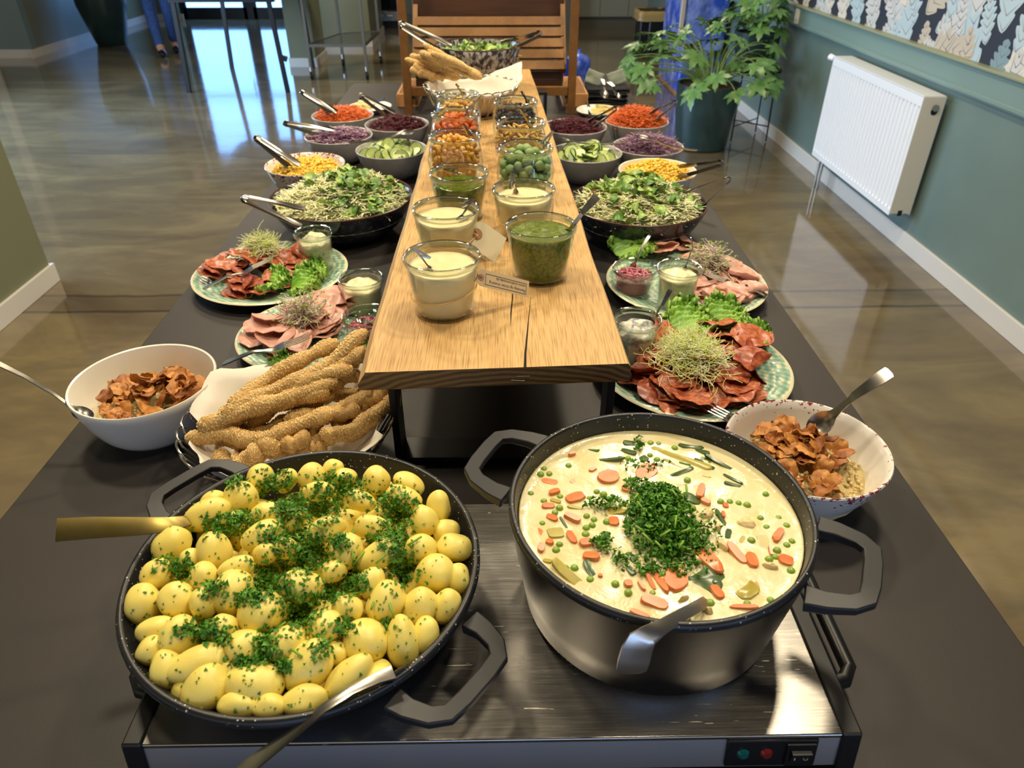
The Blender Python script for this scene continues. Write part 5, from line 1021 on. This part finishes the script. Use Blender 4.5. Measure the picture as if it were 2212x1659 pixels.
# small jars on and beside the platters
def small(kind, lab, px, py, z, w, h, r, fl, fname, fcat, m, top, mound, amp=.002):
    c = at(px, py, h + z); jar(kind, lab, c.x, c.y, z, r, h); filling(fname, fl, fcat, kind, c.x, c.y, z, r, h, top, m, amp, px, mound); return c
HZ = .0115
small('straight', 'tall glass jar of herb cream on the left chorizo platter', 676, 500, HZ, 0, .088, .042, 'herb flecked cream in the tall jar on the left chorizo platter', 'herb_cream', 'cream', REMO, .066, .016, .004)
small('straight', 'glass jar of mayonnaise beside the left of the oak board', 779, 598, 0, 0, .083, .045, 'pale mayonnaise in the jar beside the oak board', 'mayonnaise', 'mayonnaise', MAYO, .062, .012, .003)
oc = small('mold', 'low glass jar of pickled onion on the left ham platter', 792, 680, HZ, 0, .055, .046, 'pink onion base in the left onion jar', 'pickled_onion', 'onion', mat('onion_pink', '#a8505c', .3), .030, .004)
mc = small('straight', 'glass jar of yellow mayonnaise on the right ham platter', 1469, 577, HZ, 0, .088, .045, 'pale yellow mayonnaise in the jar on the right ham platter', 'mayonnaise', 'mayonnaise', MAYO, .070, .008, .003)
oc2 = small('mold', 'low glass jar of pickled onion on the right ham platter', 1372, 576, HZ, 0, .058, .046, 'pink onion base in the right onion jar', 'pickled_onion', 'onion', mat('onion_pink', '#a8505c', .3), .038, .004)
tc = small('straight', 'glass jar of caper cream partly under the board right edge', 1377, 686, HZ, 0, .085, .043, 'caper cream in the jar at the front right platter', 'caper_cream', 'cream', TARTAR, .060, .016, .005)
ONI = mat('pickled_onion', '#b5566a', .25, col2='#c87f8c', nscale=50, spec=.6, sss=.1)
for (c, z, lab, n, sd) in ((oc, HZ + .030, 'pink pickled onion shreds in the low jar on the left', 70, 1), (oc2, HZ + .038, 'pink pickled onion shreds in the low jar on the right', 80, 2)):
    r = random.Random(sd); mb = MB()
    for _ in range(n):
        a = r.uniform(0, 6.3); q = .030 * sqrt(r.random()); p = Vector((q * cos(a), q * sin(a), r.uniform(-.002, .012) * (1.2 - q / .03))); b = r.uniform(0, 6.3); l = r.uniform(.008, .016); d = Vector((cos(b), sin(b), 0)); e = Vector((-sin(b), cos(b), 0)); mb.tube([p - d * l + e * l * .5, p - d * l * .4 + Vector((0, 0, .003)), p + d * l * .4 + Vector((0, 0, .003)), p + d * l + e * l * .4], [.001, .0018, .0018, .001], 5, flat=.6)
    solo('onion_shreds', mb, ONI, lab, 'onion', (c.x, c.y, z), ang=0, kind='stuff')
spoon('teaspoon', 'teaspoon lying across the left onion jar', at(770, 690, .07), at(845, 712, .075), .008, .006); spoon('teaspoon', 'thin spoon leaning back in the right onion jar', at(1362, 585, .05), at(1405, 508, .12), .007, .0032, roll=.5)
spoon('teaspoon', 'thin spoon standing in the jar of yellow mayonnaise', at(1482, 590, .08), at(1488, 512, .150), .007, .0034, roll=1.2); spoon('teaspoon', 'slim spoon leaning right in the caper cream jar', at(1400, 708, .07), at(1448, 624, .135), .007, .0040, roll=.9)

# ------------------------------------------------------------------ big mixed salads
CAB = mat('pale_cabbage', '#e6e8a8', .42, col2='#f6f3d2', nscale=60, spec=.4); LMB = mat('lambs_lettuce', '#47722b', .36, col2='#6f9344', nscale=55, lo=.35, hi=.7, spec=.5, sss=.06); LMB2 = mat('pale_lettuce', '#86a84c', .38, col2='#a5bd6a', nscale=55, sss=.06); SEEDM = mat('roasted_seeds', '#7a5a35', .5, col2='#4d3a26', nscale=300, lo=.4, hi=.6); SEEDM2 = mat('toasted_crumb', '#b98a4e', .5)
def spoonleaf(k):
    r = random.Random(k); b = r.uniform(-.012, .014); c = r.uniform(.1, .35)
    def fn(u, v):
        y = v * 2 - 1; w = .011 * (.22 + .95 * sin(pi * min(1, max(0, (u - .12) * .98))) ** .75) if u > .15 else .0035; z = b * sin(pi * u) + c * w * y * y + .002 * noise.noise(Vector((u * 5, y * 3, k))); return ((u - .5) * .036, y * w, z)
    return MB().sheet(fn, 8, 4, .0005).mesh('salad_leaf', [LMB if k % 3 else LMB2], True, 60)
SL = [spoonleaf(k) for k in range(8)]
def shreds(mb, n, R, hz, seed, l0, l1, w, mi=0, cx=0, cy=0, flat=.5, rx=1, ry=1, curl=.6, lift=0.0, pw=.5):
    r = random.Random(seed)
    for _ in range(n):
        a = r.uniform(0, 6.3); q = R * r.random() ** pw; x, y = cx + q * cos(a) * rx, cy + q * sin(a) * ry; p = Vector((x, y, hz(x, y) + r.uniform(0, .006) + lift)); b = r.uniform(0, 6.3); l = r.uniform(l0, l1); d = Vector((cos(b), sin(b), r.uniform(-.25, .35))); e = Vector((-sin(b), cos(b), r.uniform(-.3, .6))) * curl; mb.tube([p - d * l / 2 + e * l * .22, p - d * l * .2, p + d * l * .2, p + d * l / 2 + e * l * .22], [w * .7, w, w, w * .6], 4, mi, flat=flat, cap=False)
def salad(label, x, y, z, R, H, zones_leaf, zones_seed, nsh, nleaf, seed, back=False):
    t = thing('mixed_salad', label, 'salad', (x, y, z)); N = lambda X, Y: .022 * noise.noise(Vector((X * 22, Y * 22, seed))) + .008 * noise.noise(Vector((X * 70, Y * 70, seed)))
    hz = lambda X, Y: H * max(0, 1 - (X * X + Y * Y) / R ** 2) ** .8 + N(X, Y) * (1 if not back else .6)
    mb = MB().lathe([(R * .98, -.015)] + [(R * (1 - k / 9) * .98, 0) for k in range(9)] + [(0, 0)], 40, jit=lambda p: Vector((p.x, p.y, hz(p.x, p.y) - .010 if p.z > -.01 else p.z))); shreds(mb, nsh, R * .97, hz, seed, .018, .048, .0018, curl=1.0, lift=.003)
    obj('shredded_cabbage', mb, CAB, t, ang=0, kind='stuff'); r = random.Random(seed + 1)
    for _ in range(nleaf):
        zx, zy, zr = r.choice(zones_leaf); a = r.uniform(0, 6.3); q = zr * sqrt(r.random()); X, Y = zx + q * cos(a), zy + q * sin(a)
        if X * X + Y * Y > (R * .97) ** 2: continue
        o = link('salad_leaf', r.choice(SL), t); o.location = (X, Y, hz(X, Y) + r.uniform(.003, .014)); o.rotation_euler = (r.uniform(-.8, .8), r.uniform(-.8, .5), r.uniform(0, 6.3)); s = r.uniform(.7, 1.1); o.scale = (s, s, s)
    if zones_seed:
        sd = MB()
        for (zx, zy, zr, n) in zones_seed:
            for _ in range(n):
                a = r.uniform(0, 6.3); q = zr * sqrt(r.random()); X, Y = zx + q * cos(a), zy + q * sin(a)
                if X * X + Y * Y > (R * .97) ** 2: continue
                s = r.uniform(.0014, .003); sd.blob(s * 1.4, s, s * .7, 1, r.random() * 40, .3, 2, 0 if r.random() < .72 else 1, (X, Y, hz(X, Y) + .007 + r.uniform(0, .006)))
        obj('seed_mix', sd, [SEEDM, SEEDM2], t, ang=0, kind='stuff')
SLX, SLY, SRX, SRY = -.388, 1.715, .328, 1.665
bowl('salad_bowl', 'wide dark glazed bowl of green salad left of the board', SLX, SLY, 0, .174, .092, DARKB, .50, RIMB, curve=.55)
salad('green cabbage salad with leaves and seeds in the left dark bowl', SLX, SLY, .064, .156, .060, [(0.02, .0, .09), (.03, -.07, .06), (.08, .03, .08), (-.02, .07, .09), (.06, -.07, .07)], [(.07, .05, .06, 260), (.11, 0, .05, 160), (.02, .08, .05, 100), (-.07, -.05, .05, 40)], 2600, 210, 3)
bowl('salad_bowl', 'wide dark blue bowl of leafy salad right of the board', SRX, SRY, 0, .164, .092, DARKB, .50, RIMB, curve=.55)
salad('leafy green salad with seed clusters in the right dark bowl', SRX, SRY, .064, .147, .058, [(-.03, .02, .09), (0, -.06, .09), (-.06, .06, .07), (.05, .02, .08), (0, 0, .15)], [(-.10, -.01, .05, 160), (0, .05, .05, 240), (-.03, -.09, .05, 70), (.02, -.02, .04, 80)], 2200, 240, 5)
tongs('steel tongs resting out left from the left salad bowl', at(655, 470, .11), at(524, 428, .155), .020, .008, roll=1.35); tongs('steel tongs resting out right from the right salad bowl', at(1485, 440, .085), at(1576, 386, .15), .024, .009, roll=1.2)
BBX, BBY = -.066, 2.40
bowl('salad_bowl', 'deep marbled glazed bowl of salad at the far end of the board', BBX, BBY, PT, .132, .128, BACKB, .45, RIMB, curve=.5)
salad('mixed leaf salad in the far marbled bowl', BBX, BBY, PT + .086, .115, .022, [(0, 0, .11)], [], 260, 120, 8, True)
tongs('steel tongs leaning left in the far marbled bowl', at(970, 108, PT + .125), at(864, 52, PT + .20), .014, .011, roll=1.0); tongs('steel tongs leaning right in the far marbled bowl', at(1085, 104, PT + .125), at(1168, 72, PT + .165), .012, .011, roll=1.0)

# ------------------------------------------------------------------ ten small bowls
SB = .106
def sb(label, x, y, m=GREYB, r=SB): return bowl('serving_bowl', label, x, y, 0, r, .082, m, .46, curve=.55)
dome = lambda h, R: (lambda X, Y: h * max(0, 1 - (X * X + Y * Y) / R ** 2))
def grated(name, label, cat, x, y, m, m2, h, n, seed, l=(.012, .030), w=.0010, R=.094, base=None, curl=.7):
    mb = MB(); hz = dome(h, R); nz = lambda X, Y: hz(X, Y) + .010 * noise.noise(Vector((X * 35, Y * 35, seed))); mb.lathe([(R * .98, -.018)] + [(R * (1 - k / 8) * .98, 0) for k in range(8)] + [(0, 0)], 36, jit=lambda p: Vector((p.x, p.y, nz(p.x, p.y) - .007 if p.z > -.01 else p.z))); shreds(mb, n, R * .96, nz, seed, l[0], l[1], w, 0, curl=curl)
    if m2: shreds(mb, n // 4, R * .96, nz, seed + 1, l[0], l[1], w * 1.2, 1, curl=curl)
    return solo(name, mb, [m] + ([m2] if m2 else []), label, cat, (x, y, .070), ang=0, kind='stuff')
CRT = mat('grated_carrot', '#e0682c', .4, col2='#e8803f', nscale=80); BEE = mat('grated_beet', '#4a1020', .3, col2='#5f1a2a', nscale=80, spec=.6); RCB = mat('red_cabbage', '#6f4668', .4, col2='#8a5f80', nscale=80); RCW = mat('white_cabbage_rib', '#c3a9b4', .4)
CORN = mat('sweetcorn', '#e0b62c', .35, col2='#e8c552', nscale=90, spec=.6)
def corn(label, x, y, seed, h=.022):
    r = random.Random(seed); mb = MB(); R = .092; hz = lambda X, Y: h * max(0, 1 - (X * X + Y * Y) / R ** 2) + .008 * noise.noise(Vector((X * 40, Y * 40, seed)))
    mb.lathe([(R * .98, -.018)] + [(R * (1 - k / 8) * .98, 0) for k in range(8)] + [(0, 0)], 36, jit=lambda p: Vector((p.x, p.y, hz(p.x, p.y) - .004 if p.z > -.01 else p.z)))
    for _ in range(780):
        a = r.uniform(0, 6.3); q = R * sqrt(r.random()) * .97; X, Y = q * cos(a), q * sin(a); s = r.uniform(.0036, .0048); mb.blob(s, s * .9, s * .75, 1, r.random() * 30, .25, 1.5, c=(X, Y, hz(X, Y) + r.uniform(0, .004)))
    solo('sweetcorn', mb, CORN, label, 'corn', (x, y, .068), ang=0, kind='stuff')
CUC = mat('cucumber_flesh', '#a9bb68', .3, col2='#c3d08a', nscale=120, spec=.6); CUS = mat('cucumber_skin', '#28481a', .35)
def cuc_mesh():
    mb = MB(); mb.lathe([(0, .0021), (.0195, .0021)], 20, 0); mb.lathe([(.0195, .0021), (.0212, .0012), (.0212, -.0012), (.0195, -.0021)], 20, 1); mb.lathe([(.0195, -.0021), (0, -.0021)], 20, 0); return mb.mesh('cucumber_slice', [CUC, CUS], True, 40)
CM = cuc_mesh()
def cucumber(label, grp, x, y, n, seed, skin=0):
    r = random.Random(seed)
    for k in range(n):
        a = r.uniform(0, 6.3); q = .080 * sqrt(r.random()); inst('cucumber_slice', CM, label, 'cucumber', (x + q * cos(a), y + q * sin(a), .055 + .026 * (1 - (q / .085) ** 2) + r.uniform(0, .012)), (r.uniform(-.2, 1.25), r.uniform(-.8, .8), r.uniform(-1.2, 1.2)), r.uniform(.95, 1.2), grp)
A = dict(carL=(-.542, 2.58), beeL=(-.341, 2.455), cabL=(-.507, 2.315), cucL=(-.322, 2.16), corL=(-.545, 2.015), beeR=(.243, 2.41), carR=(.458, 2.48), cabR=(.443, 2.18), cucR=(.250, 2.115), corR=(.428, 1.945))
sb('grey bowl of grated carrot on the left, farthest back', *A['carL']); grated('grated_carrot', 'heap of grated orange carrot in the left grey bowl', 'carrot', *A['carL'], CRT, None, .030, 1300, 1, (.014, .03), .0015)
sb('grey bowl of grated beetroot left of the far jars', *A['beeL']); grated('grated_beetroot', 'dark grated beetroot in the left grey bowl', 'beetroot', *A['beeL'], BEE, None, .026, 900, 2, (.012, .03), .0016)
sb('grey bowl of red cabbage on the left edge', *A['cabL']); grated('red_cabbage', 'shredded red cabbage in the left grey bowl', 'cabbage', *A['cabL'], RCB, RCW, .020, 600, 3, (.016, .04), .0020)
sb('grey bowl of cucumber slices left of the board', *A['cucL']); cucumber('round cucumber slice in the left grey bowl', 'cucumber slices in the left bowl', *A['cucL'], 46, 4)
sb('cream bowl with reddish rim holding sweetcorn on the left', *A['corL'], SPECK, .110); corn('yellow sweetcorn kernels in the left cream bowl', *A['corL'], 5, .014)
sb('grey bowl of grated beetroot right of the far jars', *A['beeR']); grated('grated_beetroot', 'dark grated beetroot in the right grey bowl', 'beetroot', *A['beeR'], BEE, None, .028, 900, 6, (.012, .03), .0016)
sb('grey bowl of carrot strips on the right, farthest back', *A['carR']); grated('grated_carrot', 'tall heap of long carrot strips in the right grey bowl', 'carrot', *A['carR'], CRT, None, .048, 1200, 7, (.024, .055), .0014)
sb('grey bowl of red cabbage on the right edge', *A['cabR']); grated('red_cabbage', 'fluffy fine red cabbage in the right grey bowl', 'cabbage', *A['cabR'], RCB, RCW, .036, 1100, 8, (.016, .045), .0011, curl=.9)
sb('grey bowl of cucumber slices right of the board', *A['cucR']); cucumber('cucumber slice in the right grey bowl', 'cucumber slices in the right bowl', *A['cucR'], 44, 9)
sb('pale bowl of sweetcorn heaped behind the right salad', *A['corR'], WHITE, .106); corn('heaped yellow sweetcorn kernels in the right pale bowl', *A['corR'], 10, .030)
tongs('steel tongs in the left carrot bowl', at(728, 248, .095), at(651, 198, .16), .012, .008, roll=.9); tongs('dark steel tongs in the left beetroot bowl', at(848, 250, .09), at(778, 206, .165), .012, .009, roll=.9); tongs('steel tongs opened over the left red cabbage', at(722, 292, .085), at(614, 266, .12), .022, .007, roll=.9); tongs('steel tongs in the left sweetcorn bowl', at(640, 362, .085), at(552, 297, .17), .015, .008, roll=.9)
tongs('steel tongs leaning right in the right beetroot bowl', at(1275, 270, .09), at(1330, 234, .14), .010, .009, roll=.9); tongs('steel tongs behind the right carrot heap', at(1405, 255, .10), at(1460, 220, .15), .012, .008, roll=.9); tongs('steel tongs leaning right in the right sweetcorn', at(1465, 372, .09), at(1560, 352, .14), .012, .008, roll=.9)
spoon('serving_spoon', 'large steel spoon turned over on the left cucumbers', at(896, 283, .115), at(752, 306, .115), .019, .0085, roll=3.0); spoon('serving_spoon', 'large steel spoon resting on the right cucumbers', at(1196, 302, .10), at(1352, 306, .118), .020, .0085, roll=3.1); spoon('serving_spoon', 'large steel spoon turned over on the right red cabbage', at(1372, 292, .13), at(1508, 322, .105), .020, .008, roll=3.1)
# butter plates
BUT = mat('butter', '#e6d488', .35, sss=.1)
for (lab, px, py, bl, gl, pts, kl, k0, k1) in (('small white plate of butter behind the left carrots', 800, 232, 'butter stick on the left small plate', 'butter sticks on the left plate', ((768, 226, .5), (782, 218, .6), (790, 226, .6)), 'butter knife on the left small plate', (800, 232), (832, 216)), ('small white plate of butter behind the right carrots', 1292, 240, 'butter stick on the right small plate', 'butter sticks on the right plate', ((1290, 236, .5), (1308, 236, .5), (1322, 232, .5), (1300, 228, .5)), 'butter knife on the right small plate', (1278, 252), (1264, 222))):
    c = at(px, py, .015); R = .085
    bowl('butter_plate', lab, c.x, c.y, 0, R, .022, WHITE, .6, curve=.8, th=.003)['category'] = 'plate'
    for (x, y, a) in pts:
        p = at(x, y, .03); d = Vector((p.x - c.x, p.y - c.y, 0)); d = d * min(1, .05 / max(d.length, .001)); solo('butter_stick', MB().box((0, 0, .013), (.06, .018, .018)), BUT, bl, 'butter', (c.x + d.x, c.y + d.y, .010 + .0), gl, rot=(0, .1, a + pi / 2), bev=.002)
    spoon('butter_knife', kl, at(k0[0], k0[1], .04), at(k1[0], k1[1], .085), .010, .006, roll=.8)['category'] = 'knife'

# ------------------------------------------------------------------ far end of the table: wooden rack, trays, napkins
RY = 2.93
rk = thing('wooden_rack', 'tall slatted brown wooden rack standing at the far table end', 'rack', (-.04, RY, 0))
xl, xr = -.315, .318
for s, x in ((-1, xl), (1, xr)):
    obj('front_post', MB().bar((x, 0, 0), (x * .99, 0, .80), .03, .03), TEAK, rk, bev=.002); obj('rear_post', MB().bar((x * .93, .34, 0), (x * .93, .30, .80), .03, .03), TEAK, rk, bev=.002)
    obj('side_rail', MB().bar((x * .95, .0, .052), (x * .93, .34, .05), .02, .03), TEAK, rk); obj('slat_support', MB().bar((x * .90, .03, .15), (x * .90, .26, .42), .018, .03), TEAK, rk)
obj('cross_rail', MB().box((0, 0, .085), (xr - xl - .03, .022, .032)), TEAK, rk, bev=.001)
for k in range(5):
    u = k / 4; obj('slat', MB().box((0, .02 + .13 * u, .172 + .136 * u), (.575, .012, .034), rot=Matrix.Rotation(-.62, 3, 'X')), TEAK, rk, bev=.001)
DARKW = mat('dark_shaded_wood', '#4a2c16', .5, col2='#3a2211', nscale=5, stretch=(1, 1, 8))  # dark wood of the lower boards; shade painted into the upper boards
for k in range(3): obj('dark_board', MB().box((0, .20 + .004 * (k % 2), .362 + .085 * k), (.585, .016, .081)), DARKW, rk, bev=.001)
for k in range(3): obj('lower_board', MB().box((.0, .05, .105 + .0 + .028 * k - .0), (.57, .014, .026)), DARKW, rk, bev=.001)
def tray(label, x, y, sx, sy, ns):
    t = thing('slatted_tray', label, 'tray', (x, y, 0))
    for s in (-1, 1): obj('side_board', MB().box((s * (sx / 2 - .005), 0, .027), (.010, sy, .05)), BEECH, t, bev=.001); obj('end_board', MB().box((0, s * (sy / 2 - .005), .027), (sx - .02, .010, .05)), BEECH, t, bev=.001)
    for k in range(ns): obj('slat', MB().box((0, -sy / 2 + .02 + (sy - .04) * k / (ns - 1), .048), (sx - .022, .010, .006)), BEECH, t)
    return t
tray('pale slatted wooden tray beside the rack on the right', .305, 3.21, .10, .36, 13); tray('pale slatted wooden tray beside the rack on the left', -.372, 3.20, .085, .32, 12)
NAP = mat('black_napkin', '#17171a', .8); NAPG = mat('grey_green_napkin', '#7c8478', .8, col2='#8b9387', nscale=12)
r = random.Random(3); nb = at(1310, 225, .0)
for k in range(7): solo('folded_napkin', MB().sheet(lambda u, v: ((u - .5) * .17, (v - .5) * .15, .004 * noise.noise(Vector((u * 3, v * 3, k)))), 8, 8, .006), NAP, 'black folded napkin in the stack at the far right table end', 'napkin', (nb.x + r.uniform(-.006, .006), nb.y + .06, .006 + .0085 * k), 'black napkin stack', rot=(0, 0, r.uniform(-.12, .12)), ang=0)
for (x, a, lab) in ((-.055, .35, 'grey green paper bag leaning left on the black napkins'), (.055, -.35, 'grey green paper bag leaning right on the black napkins')):
    solo('paper_bag', MB().sheet(lambda u, v: ((u - .5) * .07, .010 * noise.noise(Vector((u * 3, v * 3, x * 50))), (v) * .055), 6, 6, .004), NAPG, lab, 'bag', (nb.x + x, nb.y + .07, .062), rot=(-.35, a, 0), ang=0)
ts = spoon('table_spoon', 'bright steel spoon standing among the black napkins', at(1307, 212, .075), at(1300, 172, .125), .017, .007, roll=.2); spoon('table_knife', 'dull steel server standing among the black napkins', at(1340, 212, .075), at(1312, 178, .12), .012, .012)['category'] = 'cutlery'
for (x, y, z0) in ((.62, 7.6, -.9), (.80, 7.9, -.9)):
    solo('water_jug', MB().lathe([(0, 0), (.12, 0), (.13, .02), (.13, .26), (.10, .31), (.03, .34), (.03, .37), (0, .37)], 24), BLUE if x < .7 else FILM, 'blue water container on the floor behind the rack ' + ('nearer the rack' if x < .7 else 'further right'), 'container', (x, y, z0), ang=40)
# ------------------------------------------------------------------ labels that say which one
bpy.context.view_layer.update()
ORD = 'first second third fourth fifth sixth seventh eighth ninth tenth eleventh twelfth thirteenth fourteenth fifteenth sixteenth seventeenth eighteenth nineteenth twentieth'.split()
def project(p):
    d = p - Vector((0, 0, T)) - EYE; z = d.dot(FWD); return 1106 + FPX * d.dot(RIGHT) / z, 829.5 - FPX * d.dot(UP) / z
DG = bpy.context.evaluated_depsgraph_get(); EW = EYE + Vector((0, 0, T))
def seen(o):
    vs_ = o.data.vertices; n = len(vs_); M = o.matrix_world; hit = 0
    for k in range(14):
        p = M @ vs_[(k * 7919 + 3) % n].co; d = p - EW; l = d.length; h, loc, nn, i, ho, m = SC.ray_cast(DG, EW, d / l, distance=l + .01)
        if h and (ho.name == o.name or (ho.parent and ho.parent.name == o.name)): hit += 1
    return hit
def rank(group, noun, where, rowh, buried, least=2):
    """rows from the front (bottom of the photo) to the back, each counted from the left"""
    G = [o for o in bpy.data.objects if o.get('group') == group]; vis = []
    for o in G:
        if seen(o) >= least: vis.append((project(o.matrix_world.translation), o))
        elif buried: o['label'] = buried
    vis.sort(key=lambda t: -t[0][1]); rows = []
    for (q, o) in vis:
        if rows and rows[-1][0] - q[1] < rowh: rows[-1][1].append((q[0], o))
        else: rows.append((q[1], [(q[0], o)]))
    for i, (y, r) in enumerate(rows):
        r.sort(key=lambda t: t[0])
        for j, (x, o) in enumerate(r):
            a = ORD[min(j, 19)]; b = ORD[min(i, 19)]
            o['label'] = f'{noun}, {a} from left in {b} row from {where} front' if len(r) > 1 else f'{noun}, alone in {b} row from {where} front'
rank('boiled potatoes heaped in the pan', 'yellow boiled potato', 'pan', 46, 'boiled potato buried under others deep in the pan')
rank('carrot pieces in the stew', 'orange carrot piece in stew', 'pot', 34, None)
rank('leek pieces in the stew', 'green leek piece in stew', 'pot', 34, None)
rank('chicken pieces in the stew', 'pale chicken piece in stew', 'pot', 34, None)
rank('peas in the stew', 'green pea in stew', 'pot', 30, None)
rank('breadsticks in the front basket', 'sesame breadstick', 'front basket', 16, 'sesame breadstick hidden low in the front basket pile')
rank('breadsticks in the far basket', 'sesame breadstick', 'far basket', 6, 'sesame breadstick hidden in the far basket pile')
rank('ham slices on the left platter', 'pink ham slice', 'left platter', 18, 'ham slice mostly covered by others on the left platter', 3)
rank('ham slices on the right platter', 'pink ham slice', 'right platter', 18, 'ham slice mostly covered by others on the right platter', 3)
rank('chorizo slices on the left platter', 'red chorizo slice', 'left platter', 16, 'chorizo slice mostly covered by others on the left platter', 3)
rank('chorizo slices on the front right platter', 'red chorizo slice', 'right platter', 22, 'chorizo slice mostly covered by others on the front right platter', 3)
rank('crisps in the left white bowl', 'brown root crisp', 'left bowl', 16, 'brown crisp mostly covered by others in the left bowl', 3)
rank('crisps in the right white bowl', 'brown root crisp', 'right bowl', 18, 'brown crisp mostly covered by others in the right bowl', 3)
rank('cucumber slices in the left bowl', 'cucumber slice', 'left bowl', 9, 'cucumber slice mostly covered by others in the left bowl', 3)
rank('cucumber slices in the right bowl', 'cucumber slice', 'right bowl', 9, 'cucumber slice mostly covered by others in the right bowl', 3)
rank('butter sticks on the left plate', 'butter stick', 'left plate', 5, None, 0)
rank('butter sticks on the right plate', 'butter stick', 'right plate', 5, None, 0)
nap = sorted((o for o in bpy.data.objects if o.get('group') == 'black napkin stack'), key=lambda o: -o.location.z)
for k, o in enumerate(nap): o['label'] = 'black folded napkin, ' + ('topmost' if k == 0 else ORD[k] + ' from the top') + ' of the far right stack'
